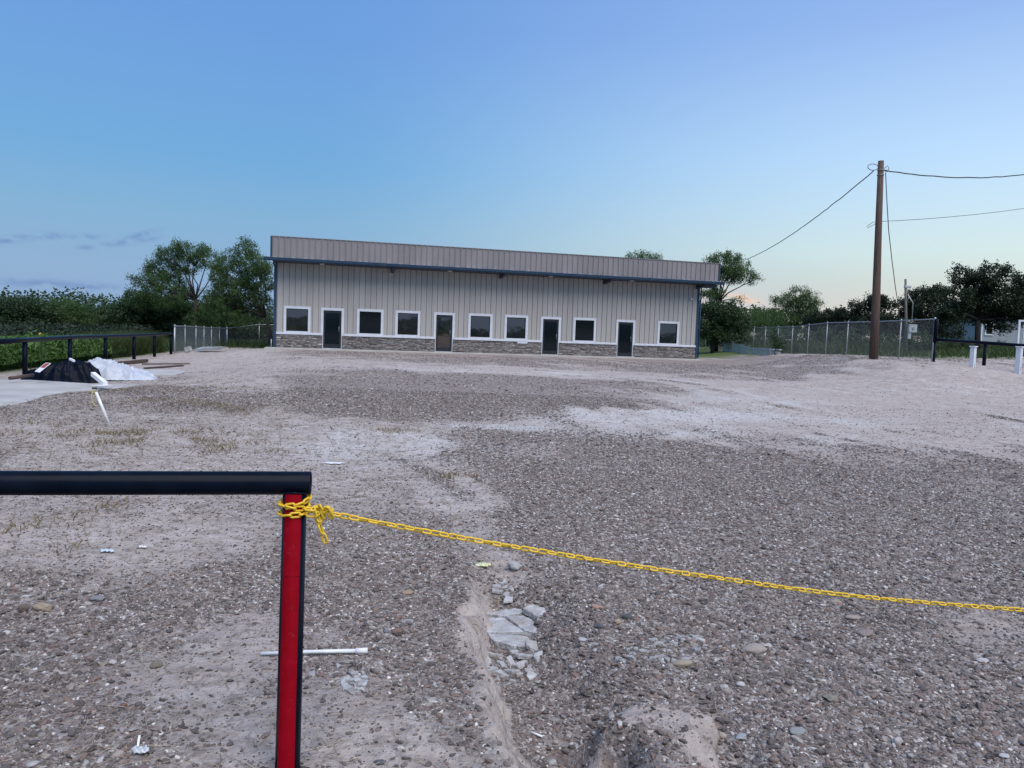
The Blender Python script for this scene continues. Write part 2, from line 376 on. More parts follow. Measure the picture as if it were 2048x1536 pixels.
# bare-dirt patches: (centre px on the ground, half-width px, half-height px, weight) turned into ground ellipses
def patch(px, py, rx, ry, w):
    x, y, _ = gp(px, py); x1, y1, _ = gp(px+rx, py+rx*.0355); xa, ya, _ = gp(px, py-ry); xb, yb, _ = gp(px, py+ry)
    return (x, y, abs(x1-x), max(.05, (ya-yb)/2), (xa-xb)/max(.01, (ya-yb)), (ya+yb)/2, w)
DIRT = [patch(*q) for q in [
    (790, 905, 190, 38, 1.), (690, 860, 160, 22, .8), (900, 1010, 110, 45, .75), (960, 1070, 60, 30, .5), (560, 850, 160, 40, .7), (1120, 925, 70, 22, .55),
    (1200, 835, 210, 18, .9), (1330, 850, 150, 22, .8), (1000, 858, 120, 9, .8), (1650, 800, 330, 34, 1.), (1900, 800, 260, 70, .9), (1500, 745, 160, 7, .7), (1850, 760, 260, 28, 1.1),
    (950, 738, 290, 8, .8), (1150, 752, 220, 8, .7), (1760, 850, 190, 22, .55), (1960, 880, 160, 22, .6), (560, 735, 160, 22, .7), (420, 770, 150, 25, .6),
    (430, 960, 330, 60, .7), (100, 1090, 230, 50, .9), (350, 1070, 200, 40, .6), (150, 930, 260, 60, .6), (200, 860, 260, 50, .6), (420, 1320, 130, 60, .75), (330, 1380, 120, 40, .8), (430, 1480, 150, 50, .7), (700, 1420, 130, 60, .7),
    (780, 1500, 170, 50, .75), (480, 1250, 60, 18, .5), (1990, 1255, 70, 25, .5), (1720, 1040, 60, 25, .35), (1000, 1130, 70, 25, .7), (640, 1295, 110, 22, .5), (1090, 1590, 100, 60, .2), (1400, 720, 50, 5, .6)]]
GRAV = [patch(*q) for q in [(860, 790, 330, 45, 1.), (1060, 780, 200, 30, .6), (1480, 738, 210, 16, .9), (1600, 752, 180, 10, .8), (1450, 1060, 430, 140, .8), (1180, 960, 260, 50, .5), (1700, 1000, 400, 60, .4)]]
TRK = [[gp(*q)[:2] for q in s] for s in [[(1330, 775), (1400, 795), (1530, 832), (1650, 868)], [(1420, 778), (1560, 812), (1720, 845), (1850, 880)], [(1560, 770), (1760, 800), (2000, 835), (2200, 870)], [(1150, 800), (1230, 835), (1330, 870)], [(1000, 735), (1250, 752), (1450, 775)], [(1650, 745), (1850, 770), (2100, 800)], [(1270, 772), (1450, 815), (1640, 860), (1840, 888), (2048, 935)], [(1500, 800), (1700, 835), (1900, 870), (2100, 905)], [(1380, 800), (1520, 845), (1700, 880)], [(1700, 770), (1900, 810), (2100, 860)], [(640, 870), (760, 905), (860, 945), (930, 1000)]]]
TANG = math.atan2(TRK[6][3][1]-TRK[6][0][1], TRK[6][3][0]-TRK[6][0][0])
def gravel(x, y):
    x = np.asarray(x, float); y = np.asarray(y, float)
    wx = x+.9*(fbm(x*.5, y*.5, 4, 41)-.5)*np.clip(y/8, .3, 2.4); wy = y+1.6*(fbm(x*.4+9, y*.4, 4, 43)-.5)*np.clip(y/8, .15, 2.6)
    g = np.full(x.shape, .76)
    for P, s in ((DIRT, -1.05), (GRAV, .9)):
        for (cx, cy, rx, ry, sh, ym, w) in P:
            dy = wy-ym; q = ((wx-cx-sh*dy)/rx)**2+(dy/ry)**2; g = g+s*w*np.exp(-q*.9)
    for tr in TRK:
        d, _, _ = seg_dist(x, y, tr); wd = .10+.010*y; n = vnoise(x*.6, y*.6, 77)
        g = g-.75*np.exp(-((d-wd*1.5)/wd)**2)*n+.55*np.exp(-(d/wd/.8)**2)*(.4+n)
    g = g-.8*sm(-x, 9, 13)*sm(y, 9, 14)-.5*sm(x, 13, 18)*sm(y, 20, 26)
    ta = TANG; ua = x*math.cos(ta)+y*math.sin(ta); va = -x*math.sin(ta)+y*math.cos(ta)
    g = g+1.5*(fbm(ua*.13, va*1.5, 4, 57)-.5)*(.35+.65*sm(x, -2, 4))*sm(y, 5, 9)+.8*(fbm(x*.35, y*1.1, 4, 58)-.5)*sm(y, 5, 12)+.45*(fbm(x*1.1, y*.9, 4, 59)-.5)
    g = g+.75*(fbm(ua*.28+3, va*.95, 4, 62)-.5)*(1-sm(y, 12, 16))-.05
    g = g+1.7*sm(x, 11.5, 14)*(1-sm(x, 20, 23))*sm(y, 24, 28)*(fbm(x*1.3, y*.8, 4, 99)-.35)
    g = g+.55*(fbm(x*2.2, y*1.2, 4, 51)-.5)+.35*(fbm(x*7, y*5, 3, 53)-.5)
    k = (np.abs(x) < 3) & (y > .3) & (y < 7.5)
    if k.any():
        dd, sd_, pr = seg_dist(x[k], y[k], BANK); wx = x[k]+.14*(fbm(x[k]*8, y[k]*8, 5, 21)-.5); wy = y[k]+.16*(fbm(x[k]*8+40, y[k]*8, 5, 22)-.5); md, _, _ = seg_dist(wx, wy, MOUND, True); ins = inside(wx, wy, MOUND); dd, sd_, pr = seg_dist(wx, wy, BANK)
        fc = np.where(sd_ > 0, sm(dd, -.02, .01)*(1-sm(dd, .11, .17)), np.exp(-(dd/.05)**2))
        g[k] = g[k]-1.1*fc*sm(pr, .1, .25)+np.where(ins, .10, 0)-np.where(ins, .05+.75*sm(fbm(x[k]*5, y[k]*5, 3, 66), .35, .65), 0)-.3*np.exp(-(md/.05)**2)+np.where((sd_ > 0) & (dd > .17) & (dd < .7) & (~ins), .25*sm(pr, .3, .5), 0)
    return np.clip(g, 0, 1)
def axis(lo_f, hi_f, s0, k, kfar, c):
    def go(start, sign):
        out = []; p = start
        while abs(p) < 4200:
            d = abs(p-c); st = max(s0, k*d) if d < 75 else max(s0, kfar*d); p = p+sign*st; out.append(p)
        return out
    mid = list(np.arange(lo_f, hi_f, s0)); return np.array(go(lo_f, -1)[::-1]+mid+go(hi_f, 1))
X = axis(-2.2, 2.6, .026, .016, .12, 0.)
Yv = axis(2.2, 6.0, .022, .008, .12, 3.)
Yv = Yv[(Yv > 0) | (np.arange(len(Yv)) % 6 == 0)]
gx, gy = np.meshgrid(X, Yv); gxf = gx.ravel(); gyf = gy.ravel()
gzf = H(gxf, gyf); gr = gravel(gxf, gyf)
nx, ny = len(X), len(Yv)
idx = np.arange(nx*ny).reshape(ny, nx); Q = np.stack([idx[:-1, :-1], idx[:-1, 1:], idx[1:, 1:], idx[1:, :-1]], -1).reshape(-1, 4)
me = quads_mesh('ground', np.stack([gxf, gyf, gzf], 1), Q); me.polygons.foreach_set('use_smooth', np.ones(len(Q), bool))
a = me.attributes.new('gravel', 'FLOAT', 'POINT'); a.data.foreach_set('value', gr.astype(np.float32))
# green share: field behind the right fence and the weeds strip at left
def greenf(x, y):
    g = sm(x, 18.6, 20.5)*sm(y, 34, 41)*(1-.0*x)+sm(x, 24, 30)*sm(y, 36, 44)
    g = np.clip(g, 0, 1)
    fx = -14.9-.0*x-(y-22.6)*.178
    l = sm(fx-x, -.2, .5)*sm(y, 5, 9); far = np.clip(sm(y, 49, 56)+sm(-x, 20, 24)+sm(x, 40, 50)+sm(-y, 60, 75), 0, 1)
    return np.clip(np.maximum(np.maximum(g, l), far)+.5*(fbm(x*.6, y*.6, 3, 61)-.5)*(np.maximum(np.maximum(g, l), far) > .05), 0, 1)
CHK = [patch(*q) for q in [(740, 912, 120, 24, 1.3), (780, 885, 180, 18, 1.), (930, 1000, 60, 30, .7), (1230, 845, 190, 20, .7), (1350, 862, 90, 12, .6), (1000, 858, 130, 6, .9), (1500, 800, 160, 8, .55), (1640, 845, 200, 10, .6), (1180, 930, 40, 12, .7), (1000, 745, 260, 4, .7), (1400, 830, 120, 10, .9), (960, 1090, 50, 20, .4), (1650, 890, 120, 8, .5)]]
ck = np.zeros(gxf.shape); wx_ = gxf+1.2*(fbm(gxf*.7, gyf*.7, 4, 141)-.5); wy_ = gyf+2.2*(fbm(gxf*.5+9, gyf*.5, 4, 143)-.5)
for (cx, cy, rx, ry, sh, ym, w) in CHK: dy = wy_-ym; ck += w*np.exp(-((wx_-cx-sh*dy)/rx)**2-(dy/ry)**2)
for tr in TRK:
    d, _, _ = seg_dist(gxf+.25*(fbm(gxf*.8, gyf*.8, 3, 150)-.5), gyf, tr); wd = .12+.010*gyf; ck += .5*np.exp(-((d-wd*1.6)/(wd*.5))**2)*sm(vnoise(gxf*.5, gyf*.5, 151), .35, .8)
ck = np.clip(ck*(.35+1.3*sm(fbm(gxf*1.6, gyf*1.1, 4, 145), .3, .65)), 0, 1)
a = me.attributes.new('chalk', 'FLOAT', 'POINT'); a.data.foreach_set('value', ck.astype(np.float32))
a = me.attributes.new('green', 'FLOAT', 'POINT'); a.data.foreach_set('value', greenf(gxf, gyf).astype(np.float32))
m, t, b = mat_('ground'); M['ground'] = m; b.inputs['Roughness'].default_value = .95; b.inputs['Specular IOR Level'].default_value = .2
ag = N('ShaderNodeAttribute', t, attribute_name='gravel'); an = N('ShaderNodeAttribute', t, attribute_name='green')
co = N('ShaderNodeTexCoord', t)
def tex(scale, detail=5, rough=.55, sy_=1.):
    mp = N('ShaderNodeMapping', t); mp.inputs['Scale'].default_value = (1, sy_, 1); t.links.new(co.outputs['Object'], mp.inputs[0])
    n = N('ShaderNodeTexNoise', t); n.inputs['Scale'].default_value = scale; n.inputs['Detail'].default_value = detail; n.inputs['Roughness'].default_value = rough
    t.links.new(mp.outputs[0], n.inputs['Vector']); return n.outputs[0]
def vor(scale):
    n = N('ShaderNodeTexVoronoi', t); n.inputs['Scale'].default_value = scale; t.links.new(co.outputs['Object'], n.inputs['Vector']); return n
n1 = tex(2.2, 8, .6); n2 = tex(9, 8, .65); n3 = tex(60, 4); n4 = tex(.35, 5)
dirt = ramp_(n2, [(.25, (.28, .245, .222)), (.5, (.42, .378, .35)), (.75, (.55, .505, .475))], t)
dirt = mix_(ramp_(n4, [(.35, 0.), (.65, .6)], t), dirt, (.48, .43, .397), t)
n5 = tex(1.1, 9, .68, 2.6); n6 = tex(4.5, 8, .7, 1.6)
dirt = mix_(ramp_(n5, [(.46, 0.), (.64, .75)], t), dirt, (.36, .31, .28), t)
dirt = mix_(ramp_(n6, [(.50, 0.), (.66, .8)], t), dirt, (.24, .205, .185), t)
dirt = mix_(ramp_(n1, [(.55, 0.), (.75, .55)], t), dirt, (.60, .565, .545), t)
v1 = vor(42); v2 = vor(15)
pc = ramp_(N('ShaderNodeSeparateColor', t).outputs[0], [(0, (0, 0, 0))], t)  # placeholder, replaced below
sc_ = N('ShaderNodeSeparateColor', t); t.links.new(v1.outputs['Color'], sc_.inputs[0])
pc = ramp_(sc_.outputs[0], [(p*.98, tuple(np.array(c)*1.15)) for p, c in PEB], t)
sc2 = N('ShaderNodeSeparateColor', t); t.links.new(v2.outputs['Color'], sc2.inputs[0])
pc2 = ramp_(sc2.outputs[0], [(0, (.10, .08, .074)), (.5, (.19, .158, .145)), (.85, (.28, .245, .22)), (1, (.60, .57, .54))], t)
grc = mix_(.4, pc, pc2, t)
grc = mix_(.45, grc, ramp_(n2, [(.3, (.14, .112, .10)), (.7, (.34, .29, .26))], t), t)
edge = math_('ADD', ag.outputs['Fac'], math_('MULTIPLY', math_('SUBTRACT', n2, .5, t), 1.1, t), t)
edge = math_('ADD', edge, math_('MULTIPLY', math_('SUBTRACT', n3, .5, t), .7, t), t)
gf = ramp_(edge, [(.18, .04), (.82, .92)], t)
gcol = mix_(gf, dirt, grc, t)
ac = N('ShaderNodeAttribute', t, attribute_name='chalk')
gcol = mix_(math_('MULTIPLY', ac.outputs['Fac'], ramp_(n2, [(.3, .4), (.65, 1.)], t), t, clamp=True), gcol, (.52, .51, .50), t)
# speckle of loose dark crumbs and straw bits lying on the bare dirt
spk = ramp_(math_('ADD', math_('MULTIPLY', sc2.outputs[1], .6, t), math_('MULTIPLY', n2, .6, t), t), [(.80, 0.), (.92, .55)], t)
gcol = mix_(spk, gcol, (.17, .145, .125), t)
gcol = mix_(an.outputs['Fac'], gcol, ramp_(n1, [(.3, (.05, .085, .025)), (.7, (.12, .16, .05))], t), t)
t.links.new(gcol, b.inputs['Base Color'])
hh = math_('ADD', math_('MULTIPLY', math_('SUBTRACT', 1, v1.outputs['Distance'], t), math_('MULTIPLY', gf, .5, t), t), math_('MULTIPLY', n2, 2.2, t), t)
hh = math_('ADD', hh, math_('MULTIPLY', n3, .35, t), t)
bp = N('ShaderNodeBump', t); bp.inputs['Strength'].default_value = .8; bp.inputs['Distance'].default_value = .03
t.links.new(hh, bp.inputs['Height']); t.links.new(bp.outputs[0], b.inputs['Normal'])
ground = new_obj('ground', me, M['ground']); tag(ground, 'bare lot of pale dirt and brown gravel with an eroded gully', kind='structure')


# ---------------------------------------------------------------- building
z0 = .34; BA = np.array([-12.70, 40.90]); BB = np.array([11.165, 47.0]); BL = 24.63
ang = math.atan2(BB[1]-BA[1], BB[0]-BA[0])
# local frame: x along the front wall, y into the building (front is -y), z up from the slab
bld = thing('metal_building', 'long taupe metal building with blue trim, stone base and a row of windows and doors', 'building', (BA[0], BA[1], z0), ang)
OPEN = [('w', .60, 1.72), ('d', 2.52, 3.47), ('w', 4.42, 5.58), ('w', 6.49, 7.60), ('d', 8.62, 9.54), ('w', 10.57, 11.70), ('w', 12.67, 13.79), ('d', 14.82, 15.77), ('w', 16.79, 17.94), ('d', 19.46, 20.41), ('w', 22.13, 23.27)]
ZW0, ZW1, ZD1, WT, WTOP = .88, 2.07, 2.05, .76, 4.46
def panel(name, x0, x1, z0_, z1_, pts, holes, mat, parent, ybase=0., thick=.02):
    "ribbed sheet from x0 to x1; pts = profile [(x, y)]; holes = [(xa, xb, za, zb)]"
    xs = sorted(set([x0, x1]+[p[0] for p in pts if x0 < p[0] < x1]+[v for h in holes for v in h[:2] if x0 < v < x1]))
    px = [p[0] for p in pts]; py = [p[1] for p in pts]
    low = MB(); top = MB()
    for a_, b_ in zip(xs, xs[1:]):
        if b_-a_ < 1e-4: continue
        mid = (a_+b_)/2; segs = [(z0_, z1_)]
        for h in holes:
            if h[0] < mid < h[1]:
                segs = [q for (u, v) in segs for q in ((u, min(v, h[2])), (max(u, h[3]), v)) if q[1]-q[0] > 1e-3]
        ya, yb = np.interp(a_, px, py)+ybase, np.interp(b_, px, py)+ybase
        for u, v in segs:
            if holes and len(segs) > 1 and u > WT+.5: mb = top
            else: mb = low
            mb.add([(a_, ya, u), (b_, yb, u), (b_, yb, v), (a_, ya, v), (a_, ya+thick, u), (b_, yb+thick, u), (b_, yb+thick, v), (a_, ya+thick, v)], [(0, 1, 2, 3), (7, 6, 5, 4), (3, 2, 6, 7), (1, 0, 4, 5)])
    return [q.build(name, mat, parent) for q in (low, top) if q.v]
def ribs(xa, xb, pitch, style):
    pts = [(xa-1, 0)]
    x = xa
    while x < xb+pitch:
        if style == 'wall':   # standing edges with a narrow joint beside each
            pts += [(x, 0), (x+.004, .05), (x+.040, .05), (x+.046, -.004), (x+.06, -.004), (x+.066, 0), (x+.135, 0), (x+.141, -.005), (x+.153, -.005), (x+.159, 0), (x+.215, 0), (x+.221, -.005), (x+.233, -.005), (x+.239, 0)]
        else:
            pts += [(x, 0), (x+.008, -.050), (x+.030, -.050), (x+.066, 0), (x+.13, 0), (x+.135, -.006), (x+.15, -.006), (x+.155, 0), (x+.215, 0), (x+.22, -.006), (x+.235, -.006), (x+.24, 0)]
        x += pitch
    return pts
holes = [(a_-.01, b_+.01, (ZW0 if k == 'w' else 0)-.01, (ZW1 if k == 'w' else ZD1)+.01) for k, a_, b_ in OPEN]
wp = ribs(.1, BL, .3048, 'wall')
x = .1
while x < BL-.1:
    x1 = min(x+.9144, BL-.1); panel('wall_panel', x, x1, WT-.05, WTOP, wp, holes, M['wall'], bld, 0, .06); x = x1
# inner backing, side and rear walls, roof
mb = MB()
for (k, a_, b_), nxt in zip([('', 0, .1)]+OPEN, [o[1] for o in OPEN]+[BL-.1]): pass
cur = .1
for k, a_, b_ in OPEN:
    mb.box(cur, a_-.02, .075, .12, 0, WTOP); mb.box(a_-.02, b_+.02, .075, .12, ZW1+.02 if k == 'w' else ZD1+.02, WTOP)
    if k == 'w': mb.box(a_-.02, b_+.02, .075, .12, 0, ZW0-.02)
    cur = b_+.02
mb.box(cur, BL-.1, .075, .12, 0, WTOP); mb.build('wall_backing', M['bluedark'], bld)
rp = ribs(0, 12, .3048, 'fascia')
for xx, flip in ((0, 1), (BL, -1)):
    mb = MB(); n_ = int(12/.3048)
    for i in range(n_):
        y_ = .13+i*.3048; h_ = 4.75-.09*(y_/1.)
        mb.box(xx+(0 if flip > 0 else -.05), xx+(.05 if flip > 0 else 0), y_, y_+.3, 0, h_); mb.box(xx-flip*.025-.012, xx-flip*.025+.012+.02, y_+.26, y_+.30, 0, h_)
    mb.build('side_wall', M['wall'], bld)
MB().box(0, BL, 12.0, 12.1, 0, 3.7).build('rear_wall', M['wall'], bld)
MB().add([(-.15, -.9, 4.86), (BL+.5, -.9, 4.86), (BL+.3, 12.3, 3.8), (-.2, 12.3, 3.8), (-.15, -.9, 4.92), (BL+.5, -.9, 4.92), (BL+.3, 12.3, 3.86), (-.2, 12.3, 3.86)], [(3, 2, 1, 0), (4, 5, 6, 7), (0, 1, 5, 4), (1, 2, 6, 5), (2, 3, 7, 6), (3, 0, 4, 7)]).build('roof', M['galv'], bld)
# fascia (parapet) above the overhang
FO = -1.22; FX0, FX1 = -.15, 25.22; FZ0, FZ1 = 4.60, 5.69
fp = ribs(FX0+.06, FX1, .3048, 'fascia'); x = FX0+.06
while x < FX1-.1:
    x1 = min(x+.9144, FX1-.06); panel('fascia_panel', x, x1, FZ0, FZ1, fp, [], M['fascia'], bld, FO, .02); x = x1
mb = MB(); mb.box(FX0+.06, FX1-.06, FO+.025, FO+.10, FZ0, FZ1-.01); mb.build('fascia_backing', M['bluedark'], bld)
MB().box(FX0+.0, FX1, FO-.04, FO+.13, FZ1+.001, FZ1+.03).build('parapet_cap', M['fascia'], bld)
for xa in (FX0-.035, FX1-.055): MB().box(xa, xa+.09, FO-.045, FO+.2, FZ0-.02, FZ1).build('fascia_end_trim', M['blue'], bld)
MB().box(FX0, FX1, FO+.12, FO+.14, FZ0, FZ1-.02).build('parapet_back', M['wall'], bld)
# gutter, in jointed lengths, with a rolled lip
gx0 = -.50; gl_ = 3.04; segs_ = []
while gx0 < 25.42:
    g1 = min(gx0+gl_, 25.44); segs_.append((gx0, g1)); gx0 = g1
for a_, b_ in segs_:
    prof = [(FO-.045, 4.62), (FO-.21, 4.635), (FO-.225, 4.61), (FO-.205, 4.595), (FO-.20, 4.50), (FO-.16, 4.465), (FO-.045, 4.455)]
    vs = [(xx, y_, z_) for xx in (a_+.004, b_-.004) for y_, z_ in prof]; n_ = len(prof)
    MB().add(vs, [(i, i+1, i+1+n_, i+n_) for i in range(n_-1)]+[(n_-1, 0, n_, 2*n_-1)]+[tuple(range(n_))[::-1], tuple(range(n_, 2*n_))]).build('gutter', M['blue'], bld)
    MB().box(b_-.03, b_+.012, FO-.232, FO-.05, 4.448, 4.64).build('gutter_joint', M['bluedark'], bld)
mb = MB(); xx = FX0+.1
while xx < 25.1:
    if random.random() < .42: mb.box(xx, xx+.20, FO-.20, FO-.046, 4.628, 4.643)
    xx += .3048
mb.build('panel_closure', M['white'], bld)['kind'] = 'stuff'
# soffit, cantilever beams, recessed lights
for i in range(27):
    a_ = -.1+i*.932; MB().box(a_+.004, min(a_+.928, 25.15), FO+.145, .0, 4.47, 4.49).build('soffit_panel', M['bluedark'], bld)
for bx in (.02, 6.12, 12.22, 18.5, 24.45):
    MB().add([(bx-.08, FO+.1, 4.36), (bx+.08, FO+.1, 4.36), (bx+.08, -.002, 4.22), (bx-.08, -.002, 4.22), (bx-.08, FO+.1, 4.47), (bx+.08, FO+.1, 4.47), (bx+.08, -.002, 4.47), (bx-.08, -.002, 4.47)], [(3, 2, 1, 0), (0, 1, 5, 4), (1, 2, 6, 5), (2, 3, 7, 6), (3, 0, 4, 7)]).build('cantilever_beam', M['bluedark'], bld)
MB().box(24.53, 25.16, FO+.15, -.02, 4.30, 4.465).build('soffit_return', M['bluedark'], bld)
for lx in (2.39, 9.2, 15.0, 19.95):
    mb = MB(); mb.tube([(lx, -.62, 4.47), (lx, -.62, 4.445), (lx, -.62, 4.435)], [.14, .14, .12], 20); l_ = mb.build('soffit_light', M['white'], bld)
    mb = MB(); mb.tube([(lx, -.62, 4.434), (lx, -.62, 4.430)], [.085, .085], 16); mb.build('lens', M['foam'], l_)
# corner trims
for a_, b_ in ((-.05, .10), (BL-.10, BL+.03)):
    MB().box(a_, b_, -.035, .13, .0, 4.46).build('corner_trim', M['blue'], bld, .006)
MB().tube([(BL+.10, -.03, 4.3), (BL+.10, -.03, .05)], .045, 10).build('downspout', M['blue'], bld)
# door casings, frames, doors / windows
for k, a_, b_ in OPEN:
    c_ = .135
    if k == 'w':
        w_ = MB(); w_.box(a_-c_, a_, -.045, .02, WT+.02, ZW1+c_); w_.box(b_, b_+c_, -.045, .02, WT+.02, ZW1+c_); w_.box(a_, b_, -.046, .02, ZW1, ZW1+c_); w_.box(a_, b_, -.044, .02, WT+.02, ZW0)
        wd = w_.build('window', M['white'], bld, .004)
        f_ = MB(); f_.box(a_, a_+.035, .0, .06, ZW0, ZW1); f_.box(b_-.035, b_, .0, .06, ZW0, ZW1); f_.box(a_+.035, b_-.035, .0, .06, ZW0, ZW0+.035); f_.box(a_+.035, b_-.035, .0, .06, ZW1-.035, ZW1)
        f_.build('frame', M['bronze'], wd)
        tl = random.uniform(-.008, .008); tz = -.016 if round(a_, 2) in (4.42, 16.79) else random.uniform(.002, .008)
        MB().add([(a_+.035, .03-tl, ZW0+.035), (b_-.035, .03+tl, ZW0+.035), (b_-.035, .03+tl+tz, ZW1-.035), (a_+.035, .03-tl+tz, ZW1-.035)], [(0, 1, 2, 3)]).build('pane', M['glassdark' if round(a_, 2) in (4.42, 16.79) else 'glass'], wd)
    else:
        w_ = MB(); w_.box(a_-c_, a_, -.045, .02, WT-.06, ZD1+c_); w_.box(b_, b_+c_, -.045, .02, WT-.06, ZD1+c_); w_.box(a_, b_, -.046, .02, ZD1, ZD1+c_)
        w_.box(a_-.03, a_, -.04, .06, .0, WT-.06); w_.box(b_, b_+.03, -.04, .06, .0, WT-.06); w_.box(a_, b_, -.06, .1, .0, .018)
        dr = w_.build('door', M['white'], bld, .003)
        f_ = MB(); f_.box(a_, a_+.10, .0, .06, .02, ZD1); f_.box(b_-.10, b_, .0, .06, .02, ZD1); f_.box(a_+.10, b_-.10, .0, .06, .02, .24); f_.box(a_+.10, b_-.10, .0, .06, ZD1-.13, ZD1)
        f_.build('frame', M['bronze'], dr)
        tl = random.uniform(-.01, .01)
        MB().add([(a_+.10, .035-tl, .24), (b_-.10, .035+tl, .24), (b_-.10, .035+tl, ZD1-.13), (a_+.10, .035-tl, ZD1-.13)], [(0, 1, 2, 3)]).build('pane', M['glass' if round(a_, 2) == 8.62 else 'glassdark'], dr)
        hb = MB(); hb.tube([(b_-.13, .0, .92), (b_-.13, -.06, .94), (b_-.13, -.06, 1.18), (b_-.13, .0, 1.20)], .012, 8); hb.build('handle', M['galv'], dr)
# ledge (water table) and stone veneer between doors
doors = [(a_-.03, b_+.03) for k, a_, b_ in OPEN if k == 'd']; runs = []; cur = .10
for a_, b_ in doors: runs.append((cur, a_)); cur = b_
runs.append((cur, BL-.10))
for i, (a_, b_) in enumerate(runs):
    a2 = a_+(0 if i == 0 else .107); b2 = b_-(0 if i == len(runs)-1 else .107)
    mb = MB(); mb.box(a2, b2, -.085, .05, WT-.06, WT+.015); mb.box(a2, b2, -.055, .05, WT+.016, WT+.055); mb.build('ledge', M['white'], bld, .005)
V_, F_, T_ = [], [], []
def rbox(x0_, x1_, y0_, z0_, z1_, tv):
    n = len(V_); j = lambda: random.uniform(-.004, .004)
    V_.extend([(x0_, .06, z0_), (x1_, .06, z0_), (x1_, .06, z1_), (x0_, .06, z1_), (x0_+.004, y0_+j(), z0_+.004), (x1_-.004, y0_+j(), z0_+.004), (x1_-.004, y0_+j(), z1_-.004), (x0_+.004, y0_+j(), z1_-.004)])
    F_.extend([(n+4, n+5, n+6, n+7), (n, n+1, n+5, n+4), (n+1, n+2, n+6, n+5), (n+2, n+3, n+7, n+6), (n+3, n, n+4, n+7)]); T_.extend([tv]*8)
for a_, b_ in runs:
    z_ = .004
    while z_ < WT-.075:
        hgt = min(random.choice((.04, .055, .07, .085)), WT-.061-z_); x = a_
        while x < b_-.02:
            w_ = random.uniform(.10, .42); x1 = min(x+w_, b_)
            if hgt > .06 and random.random() < .3:
                rbox(x, x1, -random.uniform(.005, .045), z_, z_+hgt*.5, random.random()); rbox(x, x1, -random.uniform(.005, .045), z_+hgt*.5, z_+hgt, random.random())
            else: rbox(x, x1, -random.uniform(.005, .045), z_, z_+hgt, min(1, max(0, random.gauss(.48, .25))))
            x = x1
        z_ += hgt
o = new_obj('stone_veneer', quads_mesh('stone_veneer', np.array(V_), np.array(F_), T_), M['stone'], bld); o['kind'] = 'stuff'
# small fittings
c_ = MB(); c_.box(13.32, 13.92, -.07, -.03, .60, .695); c_.build('vent_plate', M['white'], bld, .004)
cm = MB(); cm.tube([(24.02, -.01, 3.62), (24.02, -.10, 3.62)], .035, 10); cm.box(24.0, 24.14, -.2, -.06, 3.56, 3.64); cm.build('security_camera', M['white'], bld, .008)
MB().tube([(-.14, -.06, -.1), (-.14, -.06, .42)], .03, 10).build('drain_stub', M['galv'], bld)
# concrete walk in front
wk = MB(); wk.box(-.42, 5.98, -1.25, .2, -.32, -.004); wk.box(5.99, 12.3, -1.2, .2, -.32, -.004); wk.box(12.31, 18.6, -1.15, .2, -.32, -.004); wk.box(18.61, BL+.02, -1.1, .2, -.32, -.004)
w_ = wk.build('walkway', M['conc'], None, .01); w_.location = (BA[0], BA[1], z0); w_.rotation_euler = (0, 0, ang); tag(w_, 'pale concrete walkway along the front of the metal building', kind='structure')

# ---------------------------------------------------------------- concrete pads at left
def slab(name, pts, h, label):
    n = len(pts); vs = [(x_, y_, h1(x_, y_, False)-.25) for x_, y_ in pts]+[(x_, y_, h) for x_, y_ in pts]
    mb = MB().add(vs, [tuple(range(n, 2*n))]+[(i, (i+1) % n, n+(i+1) % n, n+i) for i in range(n)]); o = mb.build(name, M['conc'], None, .008); return tag(o, label, kind='structure')
def px2(l, z=None): return [gp(*q)[:2] for q in l]
slab('pavement', px2([(-700, 800), (-40, 767), (60, 767), (190, 772), (285, 768), (252, 775), (206, 780), (140, 785.5), (88, 794), (60, 803), (0, 815), (-60, 826), (-900, 1000)])[::-1], -.045, 'pale concrete pad under the covered pile')
slab('pavement', px2([(285, 743), (355, 744), (372, 746), (352, 751), (300, 753), (240, 750)])[::-1], -.055, 'small strip of pale concrete beyond the pile')

# ---------------------------------------------------------------- fences
def link_panel(A, B, z0a, z0b, hgt, parent, r=.0015, cell=.058):
    "woven wire between two posts, real diagonals clipped to the panel"
    L = math.hypot(B[0]-A[0], B[1]-A[1]); V = []; Fc = []
    ux, uy = (B[0]-A[0])/L, (B[1]-A[1])/L
    def P(s_, z_, off): zb = z0a+(z0b-z0a)*s_/L; return (A[0]+ux*s_-uy*off, A[1]+uy*s_+ux*off, zb+z_)
    step = cell*1.414
    for sgn in (1, -1):
        k = -hgt
        while k < L+hgt:
            s0, s1 = (k, k+hgt) if sgn > 0 else (k+hgt, k); t0, t1 = 0., 1.
            for lo, hi in ((0, L),):
                ds = s1-s0
                ta, tb = (lo-s0)/ds, (hi-s0)/ds
                if ta > tb: ta, tb = tb, ta
                t0 = max(t0, ta); t1 = min(t1, tb)
            if t1-t0 > .02:
                a_ = (s0+(s1-s0)*t0, hgt*t0); b_ = (s0+(s1-s0)*t1, hgt*t1); n = len(V); o_ = r*.8*sgn
                V += [P(a_[0]-r, a_[1]-r*sgn*-1, o_), P(a_[0]+r, a_[1]-r*sgn, o_), P(a_[0], a_[1], o_+1.7*r), P(b_[0]-r, b_[1]+r*sgn, o_), P(b_[0]+r, b_[1]-r*sgn, o_), P(b_[0], b_[1], o_+1.7*r)]
                Fc += [(n, n+1, n+4, n+3), (n+1, n+2, n+5, n+4), (n+2, n, n+3, n+5)]
            k += step
    return new_obj('wire_mesh', quads_mesh('wire_mesh', np.array(V), np.array(Fc)), M['wire'], parent)
